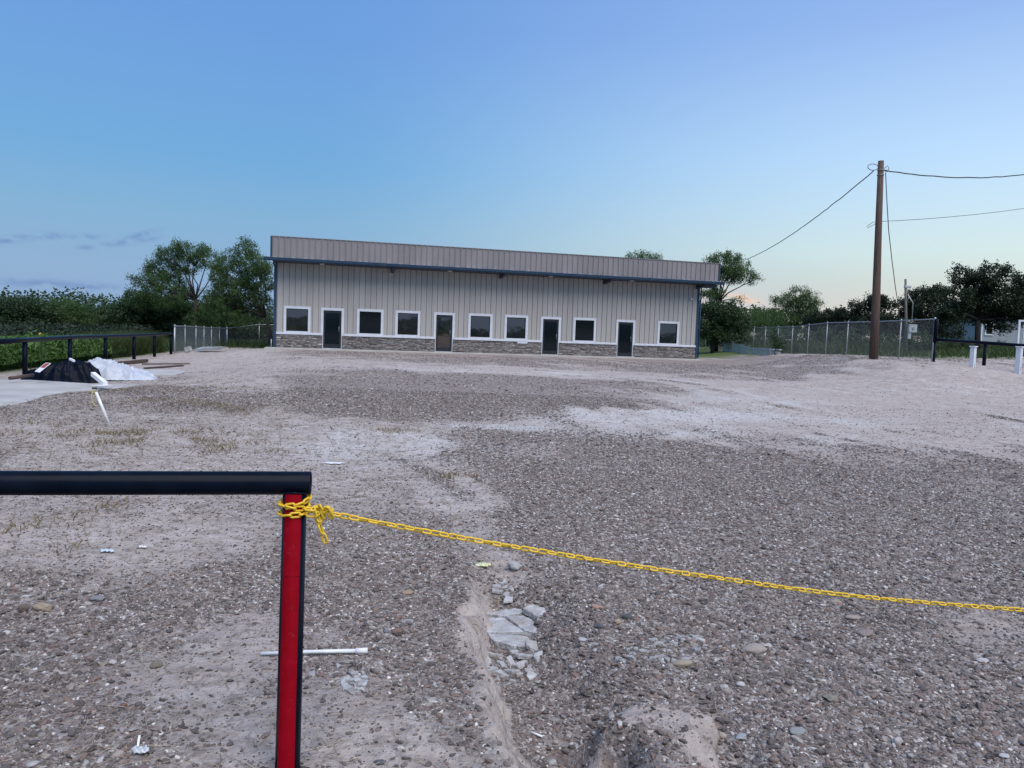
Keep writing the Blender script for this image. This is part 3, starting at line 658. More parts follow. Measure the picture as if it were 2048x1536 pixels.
def chain_fence(name, label, pts, hgt, mesh=True, zs=None, corner=(0,), group=None, cell=.058, r=.0015):
    t = thing(name, label, 'fence', (pts[0][0], pts[0][1], h1(*pts[0], False)), 0, group)
    loc = Vector(t.location); zb = zs or [h1(*p, False) for p in pts]
    L3 = [Vector((p[0], p[1], z_))-loc for p, z_ in zip(pts, zb)]
    for i, q in enumerate(L3):
        rd = .042 if i in corner or i == len(L3)-1 else .028
        lean = Vector((random.uniform(-.02, .02), random.uniform(-.02, .02), 0))
        MB().tube([q-Vector((0, 0, .3)), q+Vector((0, 0, hgt))+lean*.3], rd, 10).build('post', M['galv'], t)
        MB().tube([q+Vector((0, 0, hgt-.06))+lean*.3, q+Vector((0, 0, hgt+.05))+lean*.3, q+Vector((0, 0, hgt+.075))+lean*.3], [rd+.007, rd+.007, .01], 10).build('post_cap', M['galv'], t)
    rl = MB(); rl.tube([q+Vector((0, 0, hgt-.005)) for q in L3], .021, 8); rl.build('top_rail', M['galv'], t)
    if mesh:
        for a_, b_ in zip(L3, L3[1:]): link_panel(a_, b_, a_.z+.03, b_.z+.03, hgt-.05, t, r, cell)
    return t
RF = [(17.72+i*.105, 32.6+3.05*i) for i in range(12)]
chain_fence('chain_link_fence', 'long galvanised chain link fence on the dirt bank right of the building', RF, 1.84, corner=(0,))
RB = [(19.0, 66.5), (16.6, 66.8), (13.4, 67.2), (10.2, 67.5)]
chain_fence('chain_link_fence', 'dark far chain link fence showing just right of the building corner', RB, 1.84, r=.002, cell=.07)
LF = [at(349, 707, 39.6)[:2], at(370, 704, 42.0)[:2], at(391.5, 702, 44.6)[:2], at(407.5, 700.5, 47.1)[:2], at(422.5, 699.2, 49.6)[:2], at(438.5, 698, 52)[:2], at(453, 697, 54.5)[:2]]
zL = [float(at(p, q, Y)[2]) for p, q, Y in ((349, 708, 39.6), (370, 705, 42.0), (391.5, 703, 44.6), (407.5, 701.5, 47.1), (422.5, 700, 49.6), (438.5, 698.5, 52), (453, 697, 54.5))]
chain_fence('chain_link_fence', 'chain link fence running away beyond the far end of the left pipe rail', [tuple(map(float, p)) for p in LF], 1.44, zs=zL, r=.0021, cell=.05)
LB = [(float(at(454, 697, 54.6)[0]), 54.6), (float(at(518, 694, 55.4)[0]), 55.4), (float(at(580, 692, 56.4)[0]), 56.4), (float(at(640, 692, 57.4)[0]), 57.4)]
chain_fence('chain_link_fence', 'low chain link fence ending behind the blue left corner of the building', LB, 1.44, zs=[zL[-1], .02, .05, .08], r=.002, cell=.07)

def pipe_fence(label, pts, hgt, rad, zs=None, end=None, group=None):
    t = thing('pipe_fence', label, 'fence', (pts[0][0], pts[0][1], h1(*pts[0], False)), 0, group); loc = Vector(t.location)
    zb = zs or [h1(*p, False) for p in pts]
    L3 = [Vector((p[0], p[1], z_))-loc for p, z_ in zip(pts, zb)]
    for q in L3: MB().tube([q-Vector((0, 0, .3)), q+Vector((0, 0, hgt-rad))], rad*.95, 12).build('post', M['black'], t)
    MB().tube([q+Vector((0, 0, hgt-rad)) for q in L3], rad, 14).build('rail', M['black'], t)
    return t
PL = [(-13.35, 19.3), (-14.33, 22.6), (-15.02, 25.95), (-15.62, 29.3), (-16.15, 32.6), (-16.62, 35.6), (-17.05, 38.6)]
PL[1:] = [tuple(map(float, at(q[0], q[1], q[2])[:2])) for q in [(50, 750, 22.59), (140, 735, 26.2), (211, 726, 29.6), (268, 719, 32.7), (309, 714, 35.7), (342, 708, 38.6)]]
PL[0] = (-13.45, 19.2)
PZ = [-.16]+[float(at(*q)[2]) for q in [(50, 750, 22.59), (140, 735, 26.2), (211, 726, 29.6), (268, 719, 32.7), (309, 714, 35.7), (342, 707.5, 38.6)]]
pipe_fence('black pipe rail fence receding along the weeds at left', PL, 1.1, .075, zs=PZ)
qr = [(17.85, 32.55), (19.6, 29.9)]
a_ = at(1866, 727, 32.6); b_ = at(1967, 738, 30.2); c_ = a_+(b_-a_)*2.02; d_ = a_+(b_-a_)*3.0
rf = pipe_fence('black pipe rail fence behind the white bollards at right', [tuple(map(float, p[:2])) for p in (a_, b_, c_, d_)], 1.09, .07, zs=[float(p[2]) for p in (a_, b_, c_, d_)])
q = Vector(a_)-Vector(rf.location); MB().tube([q+Vector((0, 0, .9)), q+Vector((0, 0, 1.86)), q+Vector((0, 0, 1.9))], [.09, .09, .06], 12).build('tall_corner_post', M['black'], rf)
MB().tube([q+Vector((0, 0, -.05)), q+Vector((0, 0, .03))], [.16, .10], 12).build('post_footing', M['clod'], rf)
# bollards
for i, (px_, py_, Y_, hh_, lab) in enumerate([(1944, 736, 29.4, .84, 'square white bollard with flat cap, left of the two behind the right rail'), (2036, 742, 28.2, .90, 'square white bollard with flat cap, cut by the right edge of the photo')]):
    p = at(px_, py_, Y_); t = thing('bollard', lab, 'bollard', tuple(p), .55, 'white bollards at the right rail')
    w = .082
    MB().box(-w, w, -w, w, -.2, hh_-.04).build('post', M['white'], t, .006); MB().box(-w-.03, w+.03, -w-.03, w+.03, hh_-.04, hh_).build('cap', M['white'], t, .008)
    MB().box(-.012, .012, -w-.004, -w+.01, .02, .16).build('slot', M['galv'], t)

# ---------------------------------------------------------------- utility poles and wires
def wobble(p0, p1, sag, n=24, amp=.02, seed=0):
    r_ = random.Random(seed); p0 = Vector(p0); p1 = Vector(p1); out = []
    for i in range(n+1):
        t_ = i/n; p = p0.lerp(p1, t_); p.z -= sag*4*t_*(1-t_); p += Vector((r_.uniform(-amp, amp), 0, r_.uniform(-amp, amp)))*(0 if i in (0, n) else 1); out.append(p)
    return out
pb = Vector(at(1747, 722, 32.6)); pt = Vector(at(1762, 322, 32.9))
pole = thing('utility_pole', 'tall bare brown wooden utility pole standing before the right chain link fence', 'utility pole', tuple(pb))
dv = pt-pb; MB().tube([Vector((0, 0, -.5))-dv*.02, dv*.3+Vector((.015, 0, 0)), dv*.65, dv], [.185, .165, .135, .115], 16).build('shaft', M['wood'], pole)
for k in (.955, .93):
    q = dv*k; MB().tube([q+Vector((math.cos(t_)*.14, math.sin(t_)*.14, 0)) for t_ in np.linspace(0, 6.283, 13)], .012, 6).build('wire_band', M['galv'], pole)
q = dv*.96
MB().tube([q+Vector((.10, -.1, 0)), q+Vector((.22, -.12, .12)), q+Vector((.30, -.1, .02)), q+Vector((.24, -.1, -.12)), q+Vector((.12, -.1, -.1))], .014, 6).build('wire_loop', M['cable'], pole)
q2 = dv*.965
MB().tube([q2+Vector((math.cos(t_)*.22-.38, -.12, math.sin(t_)*.13)) for t_ in np.linspace(.3, 6.6, 16)], .014, 6).build('wire_loop', M['cable'], pole)
q3 = dv*.69
MB().tube([q3+Vector((-.12, -.1, .06)), q3+Vector((-.3, -.12, .02)), q3+Vector((-.55, -.14, -.16)), q3+Vector((-.5, -.13, -.22)), q3+Vector((-.28, -.12, -.1)), q3+Vector((-.12, -.1, .02))], .010, 6).build('wire_loop', M['cable'], pole)
def cable(label, pts, rad):
    p0 = Vector(pts[0]); mb = MB(); mb.tube([Vector(p)-p0 for p in pts], rad, 6); o = mb.build('overhead_cable', M['cable'], None); o.location = p0
    return tag(o, label, 'cable', 'cables on the wooden pole')
top = pb+dv*.955
L_ = Vector(at(1490, 520, 62)); ln = wobble(top+Vector((-.3, 0, -.05)), L_, .42, 40, .012, 1)
cable('black twisted cable sloping down left from the pole top to the trees', ln, .022)
cable('black cable sagging right from the top of the wooden pole', wobble(pb+dv*.955+Vector((.15, 0, 0)), Vector(at(2300, 288, 36)), .80, 40, .012, 2), .024)
cable('thin cable rising gently right from the middle of the wooden pole', wobble(pb+dv*.70+Vector((.1, 0, 0)), Vector(at(2300, 370, 36)), .28, 30, .003, 3), .011)
dn = [at(1771, 345, 33), at(1774, 400, 33.2), at(1777, 460, 33.6), at(1783, 520, 34.5), at(1791, 575, 36), at(1797, 612, 38), at(1802, 660, 42), at(1808, 640, 45)]
cable('loose cable hanging from the pole top towards the small meter pole', [Vector(p)+Vector((random.uniform(-.02, .02), 0, 0)) for p in dn[:7]], .017)
# small pole with meter box
sb = Vector(at(1813, 712, 45.)); st_ = Vector(at(1811, 558, 45.)); mp_ = thing('meter_pole', 'short grey wooden pole with an electric meter box behind the fence', 'utility pole', tuple(sb)); dv2 = st_-sb
MB().tube([(0, 0, -.4), dv2*.5, dv2], [.085, .075, .06], 12).build('shaft', M['oldwood'], mp_)
MB().box(-.12, .34, -.32, -.12, 1.38, 1.84).build('meter_box', M['plate'], mp_, .01); MB().box(-.12, .05, -.26, -.12, 1.0, 1.37).build('switch_box', M['plate'], mp_, .01)
MB().tube([(.11, -.36, 1.62), (.11, -.30, 1.62)], .07, 14).build('meter_dial', M['galv'], mp_)
MB().tube([(.12, -.12, 2.0), (.10, -.1, 3.1), tuple(dv2*.80+Vector((.07, -.08, 0)))], .03, 8).build('conduit', M['galv'], mp_)
MB().box(-.42, -.05, -.12, .05, dv2.z*.90-.06, dv2.z*.90+.07).build('weatherhead', M['plate'], mp_, .02)
MB().tube([dv2*.78+Vector((-.08-.28*math.sin(t_), 0, -.3+.38*math.cos(t_))) for t_ in np.linspace(0, 3.3, 10)], .011, 6).build('wire_loop', M['cable'], mp_)

# the pole on the far side of the street, behind the eye: the windows mirror it
wn = np.array([math.sin(ang), -math.cos(ang)]); g_ = BA+np.array([math.cos(ang), math.sin(ang)])*7.1; ev = g_-np.array([0., 0.]); rv = ev-2*(ev@wn)*wn; rv /= np.linalg.norm(rv)
rp2 = g_+rv*78; MB().tube([(0, 0, -.5), (0, 0, 5), (.25, 0, 10.5)], [.2, .17, .13], 10).build('shaft', M['wood'], thing('utility_pole', 'wooden pole across the street, mirrored in the fourth opening of the facade', 'utility pole', (float(rp2[0]), float(rp2[1]), h1(rp2[0], rp2[1], False))))

# ---------------------------------------------------------------- house and gate at far right
hx, hy = float(at(1962, 694, 84)[0]), 84.; hz = float(at(1962, 694, 84)[2])
hs = thing('grey_house', 'small grey sided house with white trimmed window behind the oak', 'house', (hx, hy, hz), math.radians(8))
for i in range(44):
    MB().box(i*.31+.006, (i+1)*.31-.006, 0, .12, .35, 3.2).build('siding_board', M['siding'], hs) if not (4.4 < (i+.5)*.31-.0 < 5.05+.9-.9 and False) else None
MB().box(0, 13.7, .02, 7, .2, 3.15).build('wall', M['siding'], hs); MB().box(-.02, 13.7, -.06, .1, -.1, .22).build('skirting', M['white'], hs); MB().box(-.14, 0, -.04, .1, .0, 3.2).build('corner_board', M['white'], hs)
MB().add([(-.5, -.5, 3.2), (14.2, -.5, 3.2), (14.2, 7.5, 3.2), (-.5, 7.5, 3.2), (-.5, 3.5, 4.6), (14.2, 3.5, 4.6)], [(0, 1, 5, 4), (3, 4, 5, 2), (0, 4, 3), (1, 2, 5), (3, 2, 1, 0)]).build('roof', M['roof'], hs)
wx_ = float(at(1980, 665, 84)[0])-hx-.45
mb = MB(); mb.box(wx_-.14, wx_, -.1, .0, 1.3, 2.75); mb.box(wx_+.75, wx_+.89, -.1, .0, 1.3, 2.75); mb.box(wx_, wx_+.75, -.1, .0, 1.3, 1.44); mb.box(wx_, wx_+.75, -.1, .0, 2.61, 2.75); wd = mb.build('window', M['white'], hs)
MB().box(wx_, wx_+.75, -.06, -.02, 1.44, 2.61).build('pane', M['glass'], wd)
ga = at(2031, 718, 38.5); gt = thing('metal_gate', 'white metal bar gate at the right edge of the photo', 'gate', tuple(ga), math.radians(-6))
mb = MB(); mb.box(0, .09, -.04, .04, 0, 1.95); mb.box(2.4, 2.49, -.04, .04, 0, 1.95); mb.box(.09, 2.4, -.035, .035, 1.87, 1.95); mb.box(.09, 2.4, -.035, .035, .55, .62); mb.box(.09, 2.4, -.035, .035, .06, .13); mb.build('frame', M['white'], gt)
for i in range(9): MB().box(.27+i*.235, .30+i*.235, -.015, .015, .13, 2.08+.06*(i % 2)).build('bar', M['white'], gt)

# ---------------------------------------------------------------- near rail, red-taped post, yellow chain
PR = .0445
nb = Vector(gp(574.5, 1556)); ntp = Vector(at(590, 985, 2.90)); nb.z = h1(nb.x, nb.y)-.0
rb = Vector(at(622, 966, 2.93)); ra = Vector(at(0, 966, 2.745))
nf = thing('pipe_fence', 'black pipe rail on a red-taped post in the near left foreground', 'fence', tuple(nb)); O_ = nb.copy()
def lp(v): return Vector(v)-O_
ax = (ra-rb).normalized(); far_l = rb+ax*4.2
def ring_tube(p0, p1, r0, r1_, seg=40):
    p0 = Vector(p0); p1 = Vector(p1); d = (p1-p0).normalized(); a_ = d.cross(Vector((0, 0, 1))).normalized(); b_ = a_.cross(d)
    vs = []
    for p, r_ in ((p0, r0), (p1, r0), (p1, r1_), (p0, r1_)):
        for k in range(seg): t_ = 2*math.pi*k/seg; vs.append(p+a_*math.cos(t_)*r_+b_*math.sin(t_)*r_)
    fs = [(i*seg+k, i*seg+(k+1) % seg, ((i+1) % 4)*seg+(k+1) % seg, ((i+1) % 4)*seg+k) for i in range(4) for k in range(seg)]
    return vs, fs
vs, fs = ring_tube(lp(far_l), lp(rb), PR, PR-.005); mb = MB(); mb.add(vs, fs, True); o = mb.build('rail', M['black'], nf, .0012)
dpost = (ntp-nb); mb = MB(); mb.tube([lp(nb-dpost*.25), lp(nb+dpost*1.0)], PR, 36); mb.build('post', M['black'], nf)
q = far_l-ax*.9; mb = MB(); mb.tube([lp((q.x, q.y, -.3)), lp((q.x, q.y, q.z-PR*.6))], PR, 24); mb.build('post', M['black'], nf)
# weld bead round the top of the post
MB().tube([lp(ntp)+Vector((math.cos(t_)*(PR+.001), math.sin(t_)*(PR+.001), -.003+.010*abs(math.sin(t_))+random.uniform(-.001, .001))) for t_ in np.linspace(0, 6.283, 37)], .0042, 6).build('weld_bead', M['black'], nf)
pd = dpost.normalized(); view = math.atan2(-nb.y, -nb.x)  # towards the eye
e1 = Vector((math.cos(view), math.sin(view), 0)); e1 = (e1-pd*e1.dot(pd)).normalized(); e2_ = pd.cross(e1)
def tape(z0_, z1_, a0, a1, jog=0.):
    vs = []; n_ = 30
    for z_ in (z0_, z1_):
        for k in range(n_+1):
            t_ = a0+(a1-a0)*k/n_+jog
            for r_ in (PR+.0002, PR+.0011): vs.append(lp(nb)+pd*z_+(e1*math.cos(t_)+e2_*math.sin(t_))*r_)
    m_ = (n_+1)*2; fs = []  # flat faces: the strip keeps its own crisp shading
    for k in range(n_): a_ = 2*k; fs += [(a_+1, a_+3, m_+a_+3, m_+a_+1), (a_, m_+a_, m_+a_+2, a_+2), (a_, a_+2, a_+3, a_+1), (m_+a_, m_+a_+1, m_+a_+3, m_+a_+2)]
    fs += [(0, 1, m_+1, m_), (m_-2, 2*m_-2, 2*m_-1, m_-1)]
    MB().add(vs, fs, False).build('tape_strip', M['red'], nf)
LP = dpost.length; zs_ = LP*(1566-1160)/(1566-985)
tape(.002, zs_-.0015, math.radians(-52), math.radians(31)); tape(zs_, LP-.006, math.radians(-53), math.radians(32), .008)
cl = MB(); random.seed(3)
def lump(mb, c, r_, sub=2, seed=0, flat=.7, rough=.3):
    import bmesh
    bm = bmesh.new(); bmesh.ops.create_icosphere(bm, subdivisions=sub, radius=1); rr = random.Random(seed); ph = [rr.uniform(0, 9) for _ in range(6)]
    sx_, sy_ = rr.uniform(.8, 1.3), rr.uniform(.75, 1.1)
    vs = []
    for v in bm.verts:
        n_ = 1+rough*(.5*math.sin(2.3*v.co.x+ph[0])*math.sin(2.1*v.co.y+ph[1])+.35*math.sin(4.6*v.co.y+ph[2])*math.sin(4.1*v.co.z+ph[3])+.25*math.sin(7*v.co.x+ph[4])*math.sin(6*v.co.z+ph[5]))
        p = v.co*n_; vs.append((c[0]+p.x*r_*sx_, c[1]+p.y*r_*sy_, c[2]+p.z*r_*flat))
    fs = [tuple(v.index for v in f.verts) for f in bm.faces]; bm.free(); mb.add(vs, fs, True); return mb
for k in range(16):
    t_ = k*2*math.pi/16+random.uniform(-.2, .2); d_ = random.uniform(.055, .10)
    mb = lump(MB(), (math.cos(t_)*d_, math.sin(t_)*d_*.9, random.uniform(-.02, .004)), random.uniform(.014, .028), 2, k, .8, .5)
    o = mb.build('soil_clod', M['clod'], nf)
# chain
LK_L, LK_W, LK_R = .0475, .0260, .0044
def link_mesh():
    pts = []; a_ = (LK_L-LK_W)/2; rr_ = LK_W/2-LK_R
    for k in range(9): t_ = -math.pi/2+math.pi*k/8; pts.append((a_+math.cos(t_)*rr_, math.sin(t_)*rr_))
    for k in range(9): t_ = math.pi/2+math.pi*k/8; pts.append((-a_+math.cos(t_)*rr_, math.sin(t_)*rr_))
    n_ = len(pts); vs = []; seg = 7
    for i in range(n_):
        p = Vector((pts[i][0], pts[i][1], 0)); d = (Vector((pts[(i+1) % n_][0], pts[(i+1) % n_][1], 0))-Vector((pts[i-1][0], pts[i-1][1], 0))).normalized(); s_ = d.cross(Vector((0, 0, 1)))
        for k in range(seg): t_ = 2*math.pi*k/seg; vs.append(p+s_*math.cos(t_)*LK_R+Vector((0, 0, 1))*math.sin(t_)*LK_R)
    fs = [(i*seg+k, i*seg+(k+1) % seg, ((i+1) % n_)*seg+(k+1) % seg, ((i+1) % n_)*seg+k) for i in range(n_) for k in range(seg)]
    me = bpy.data.meshes.new('link'); me.from_pydata(vs, [], fs); me.polygons.foreach_set('use_smooth', [True]*len(fs)); me.materials.append(M['yellow']); return me
LKM = link_mesh()
cp = [Vector(at(*q)) for q in [(662, 1027, 2.895), (745, 1043, 2.96), (870, 1066, 3.07), (1000, 1089, 3.17), (1250, 1129, 3.34), (1400, 1151, 3.44), (1700, 1191, 3.62), (2048, 1220, 3.82), (2250, 1231, 3.93)]]
chain = thing('plastic_chain', 'yellow plastic chain wrapped round the red post and strung across the entrance', 'chain', tuple(cp[0])); CO = cp[0]
def put_link(p, d, ref, roll):
    d = d.normalized(); n_ = ref-d*ref.dot(d); n_.normalize(); b_ = d.cross(n_)
    nn = n_*math.cos(roll)+b_*math.sin(roll); yy = nn.cross(d)
    o = bpy.data.objects.new('link', LKM); COL.objects.link(o); o.parent = chain
    o.matrix_local = Matrix(((d.x, yy.x, nn.x, 0), (d.y, yy.y, nn.y, 0), (d.z, yy.z, nn.z, 0), (0, 0, 0, 1))) @ Matrix.Identity(4); o.location = p-CO
def cat(P, t_):
    i = min(int(t_), len(P)-2); u = t_-i; p0 = P[max(i-1, 0)]; p1 = P[i]; p2 = P[i+1]; p3 = P[min(i+2, len(P)-1)]
    return .5*((2*p1)+(p2-p0)*u+(2*p0-5*p1+4*p2-p3)*u*u+(3*p1-p0-3*p2+p3)*u**3)
def string(P, phase=0., pitch=.0360, jit=.30, ref=Vector((0, 0, 1)), base=.75):
    dense = [cat(P, t_) for t_ in np.linspace(0, len(P)-1, 40*len(P))]; acc = 0; last = dense[0]; out = [last]
    for p in dense[1:]:
        acc += (p-last).length; last = p
        if acc >= pitch: out.append(p); acc = 0
    for k in range(len(out)-1):
        put_link((out[k]+out[k+1])/2, out[k+1]-out[k], ref, base+(math.pi/2 if k % 2 else 0)+random.uniform(-jit, jit))
string(cp, base=.55)
pc0 = nb+dpost*((1566-1000)/(1566-985.))
def loop(z_, tilt, ph, turn=2*math.pi, r_=PR+.010):
    c = nb+dpost*((1566-z_)/(1566-985.))
    P = [c+Vector((math.cos(ph+t_)*r_, math.sin(ph+t_)*r_, tilt*math.cos(ph+t_-.6)+random.uniform(-.003, .003))) for t_ in np.linspace(0, turn, 12)]
    dense = P; acc = 0; last = P[0]; out = [last]
    D = [cat(P, t_) for t_ in np.linspace(0, 11, 200)]
    for p in D[1:]:
        acc += (p-last).length; last = p
        if acc >= .0345: out.append(p); acc = 0
    for k in range(len(out)-1):
        p = (out[k]+out[k+1])/2; rad = Vector((p.x-c.x, p.y-c.y, 0)).normalized()
        put_link(p, out[k+1]-out[k], rad, (math.radians(12) if k % 2 else math.radians(72))+random.uniform(-.2, .2))
loop(1003, .012, -2.6); loop(1012, -.006, -1.9); loop(1027, .003, -2.2)
kn = Vector(at(640, 1022, 2.86))
for a_, b_ in [((612, 1018), (640, 1020)), ((612, 1028), (648, 1030)), ((632, 1014), (640, 1040)), ((640, 1012), (648, 1034)), ((652, 1016), (640, 1030)), ((654, 1018), (662, 1032)), ((630, 1022), (664, 1020)), ((634, 1034), (656, 1016))]:
    p = Vector(at(*a_, 2.85+random.uniform(-.012, .012))); q = Vector(at(*b_, 2.86+random.uniform(-.012, .012))); d = q-p
    for k in range(2): put_link(p.lerp(q, .3+.45*k), d, Vector((0, 1, .2)), random.uniform(0, 3.1))
string([Vector(at(634, 1030, 2.85)), Vector(at(638, 1048, 2.85)), Vector(at(645, 1066, 2.855)), Vector(at(654, 1090, 2.86))], base=.3, ref=Vector((0, 1, 0)), pitch=.0375)

# ---------------------------------------------------------------- covered pile and litter at left
def heap(name, label, cat_, c, w, dpt, hf, mat, seed, nu=96, nv=60, rz=0):
    V = []; base = h1(c[0], c[1], False); ca, sa = math.cos(rz), math.sin(rz)
    U_, V2 = np.meshgrid(np.linspace(-1, 1, nu), np.linspace(-1, 1, nv)); u = U_.ravel(); v = V2.ravel()
    rr_ = np.maximum(np.abs(u), np.abs(v)); th = np.arctan2(v, u); nrm = np.hypot(u, v)+1e-6
    uu = u/nrm*rr_; vv = v/nrm*rr_  # square -> disc
    edge = 1+.16*(vnoise(th*1.9+seed, th*0+seed, seed)-.5)+.10*(vnoise(th*6+seed, th*0, seed+1)-.5)
    x = uu*w*edge; y = vv*dpt*edge
    h = hf(uu, vv)*np.clip((1-rr_)*7, 0, 1)**.6
    fold = (1-np.abs(2*fbm(uu*2.2+seed+vv*1.5, vv*1.4-uu*1.2, 3, seed)-1)); fold2 = (1-np.abs(2*fbm(uu*7+seed, vv*6+uu*3, 3, seed+3)-1))
    cr_ = np.abs(2*fbm(uu*2.6+seed+1.2*vv, vv*2.4-.8*uu, 2, seed+7)-1); cr2 = np.abs(2*fbm(uu*5+seed, vv*6+2*uu, 2, seed+8)-1)
    en = np.clip((1-rr_)*6, 0, 1)
    h = h*(.90+.25*(fold-.6))+(.085*np.clip(1-cr_*3.2, 0, 1)**1.5-.045*np.clip(1-cr2*3.5, 0, 1)**1.5)*en+.018*(fold2-.5)*en
    h = np.maximum(h, .004+.02*fold2*(rr_ > .9))
    X_ = c[0]+x*ca-y*sa; Y_ = c[1]+x*sa+y*ca
    F_ = np.arange(nu*nv).reshape(nv, nu); Qd = np.stack([F_[:-1, :-1], F_[:-1, 1:], F_[1:, 1:], F_[1:, :-1]], -1).reshape(-1, 4)
    me = quads_mesh(name, np.stack([X_, Y_, base+.012+h], 1), Qd); me.polygons.foreach_set('use_smooth', np.ones(len(Qd), bool))
    return tag(new_obj(name, me, mat), label, cat_)
bx_, by_, _ = gp(121, 768); wx2, wy2, _ = gp(232, 764)
def cross_(u, v): return np.clip(1-np.abs(v/np.sqrt(np.clip(1-u*u, 0, 1)+.03))**2.6, 0, 1)**.8
def hb_(u, v): return np.interp(u, [-1, -.7, -.35, .0, .3, .6, .85, 1], [.05, .26, .42, .52, .56, .48, .26, .05])*cross_(u, v)
def hw_(u, v): return np.interp(u, [-1, -.8, -.5, -.15, .25, .65, 1], [.30, .52, .53, .44, .30, .16, .03])*cross_(u, v)
heap('black_tarp', 'crumpled black tarp heaped over a pile on the concrete pad', 'tarp', (bx_-.26, by_+.55), 1.02, .62, hb_, M['tarpblack'], 5, rz=.05)
heap('white_tarp', 'white plastic sheet draped over the right half of the pile', 'tarp', (wx2-.36, wy2+1.05), 1.02, .70, hw_, M['tarpwhite'], 12, rz=.2)
def bar(name, label, cat_, p, q, w, h, mat, bev=.004, rnd=False):
    p = Vector(p); q = Vector(q); d = q-p; L = d.length; d.normalize(); s_ = d.cross(Vector((0, 0, 1))).normalized(); n_ = s_.cross(d)
    mb = MB()
    if rnd: mb.tube([Vector((0, 0, 0)), d*L], w/2, 14)
    else: mb.box(0, L, -w/2, w/2, -h/2, h/2, lambda x, y, z: d*x+s_*y+n_*z)
    o = mb.build(name, mat, None, bev); o.location = p; return tag(o, label, cat_) if label else o
bar('foam_beam', 'white square foam beam sticking out between black and white tarps', 'beam', at(186, 748, 18.5), at(211, 768, 17.9), .10, .10, M['foam'])
bar('foam_beam', 'small white corner poking up behind the black tarp', 'beam', at(140, 718, 19.2), at(148, 722, 19.0), .05, .05, M['foam'])
bar('foam_scrap', 'flat white scrap under the end of the foam beam', 'scrap', at(192, 770.5, 17.9), at(214, 771, 17.8), .30, .012, M['foam'], 0)
cbx = bar('carton', 'pale printed carton tucked under the left side of the black tarp', 'carton', at(74, 744, 18.9), at(97, 726, 19.1), .30, .015, M['foam'])
dcb = (Vector(at(97, 726, 19.1))-Vector(at(74, 744, 18.9))); Lcb = dcb.length; dcb.normalize(); scb = dcb.cross(Vector((0, 0, 1))).normalized(); ncb = scb.cross(dcb)
MB().box(Lcb*.45, Lcb*.95, -.10, .14, .009, .011, lambda x, y, z: dcb*x+scb*y+ncb*z).build('red_print', simple('red_print', (.35, .06, .04)), cbx)
bar('rusty_pipe', 'rusty brown pipe lying out from under the left end of the black tarp', 'pipe', at(19, 756.5, 18.6), at(66, 750, 19.3), .085, .085, M['brownpipe'], 0, True)
def gpt(px_, py_, dz=0.): x_, y_, z_ = gp(px_, py_); return (x_, y_, z_+dz)
bar('timber_beam', 'dark brown timber lying on the ground beyond the white tarp', 'beam', gpt(232, 731, .07), gpt(293, 725, .07), .15, .12, M['wood'])
bar('timber_board', 'long thin pale board lying beyond the tarps', 'board', gpt(285, 730, .04), gpt(379, 729, .04), .14, .05, M['oldwood'])
bar('timber_board', 'thin brown board lying nearest behind the white tarp', 'board', gpt(290, 738, .03), gpt(365, 733, .03), .12, .05, M['brownpipe'])
# sheets by the left fence
random.seed(11)
for k, (x0_, x1_, y_, lab) in enumerate([(386, 405, 699.5, 'pale metal sheet at the left of the sheets dumped by the left fence'), (390, 418, 701, 'lowest pale metal sheet dumped by the left chain link fence'), (402, 430, 699, 'middle grey metal sheet leaning on others by the left fence'), (418, 440, 699.5, 'right hand metal sheet dumped by the left fence')]):
    p = Vector(at(x0_, y_+.5, 42.6+k*.7)); q = Vector(at(x1_, y_-1, 42.2+k*.7)); d = q-p; s_ = Vector((.22, .5, .14))
    mb = MB(); n_ = 6
    for i in range(n_):
        a_ = p+d*i/n_; b_ = p+d*(i+.82)/n_; c_ = p+d*(i+1)/n_; up = Vector((0, 0, .03))
        mb.add([a_-p, b_-p, b_-p+s_, a_-p+s_], [(0, 1, 2, 3)]); mb.add([b_-p, c_-p+up, c_-p+s_+up, b_-p+s_], [(0, 1, 2, 3)])
    o = mb.build('metal_sheet', M['sheet']); o.location = p; sol = o.modifiers.new('s', 'SOLIDIFY'); sol.thickness = .012; tag(o, lab, 'metal sheet', 'metal sheets dumped by the left fence')
o = bar('broken_block', 'broken tan block beside the dumped metal sheets', 'block', at(372, 700, 41.5), at(381, 697, 41.5), .35, .25, M['chip'])
# white stake with cord
sb_ = Vector(gpt(222, 851, -.05)); st2 = Vector(at(192, 784, sb_.y-.05)); stk = thing('pvc_stake', 'leaning white plastic pipe stake with yellow cord in the left dirt', 'stake', tuple(sb_))
MB().tube([(0, 0, 0), (st2-sb_)], .021, 14).build('pipe', M['pvc'], stk)
v = st2-sb_
MB().tube([v+Vector((-.055, 0, .055)), v+Vector((.012, 0, .055))], .016, 8).build('twig', M['brownpipe'], stk)
MB().tube([v+Vector((0, 0, -.01)), v+Vector((-.045, -.01, .02)), v+Vector((-.058, -.015, -.06)), v+Vector((-.05, -.015, -.14)), v+Vector((-.02, -.012, -.19)), v+Vector((.0, -.01, -.21))], .004, 6).build('cord', M['cord'], stk)
# pipe lying by the post
p = Vector(gpt(522, 1312, .012)); q = Vector(gpt(735, 1308, .020)); wp_ = thing('pvc_pipe', 'thin white plastic pipe with a coupling lying behind the red post', 'pipe', tuple(p)); d = q-p
MB().tube([(0, 0, 0), d*.5+Vector((0, 0, .002)), d*.9], [.0085, .0095, .0105], 12).build('tube', M['pvc'], wp_); MB().tube([d*.885, d*1.0], .0145, 14).build('coupling', M['foam'], wp_)
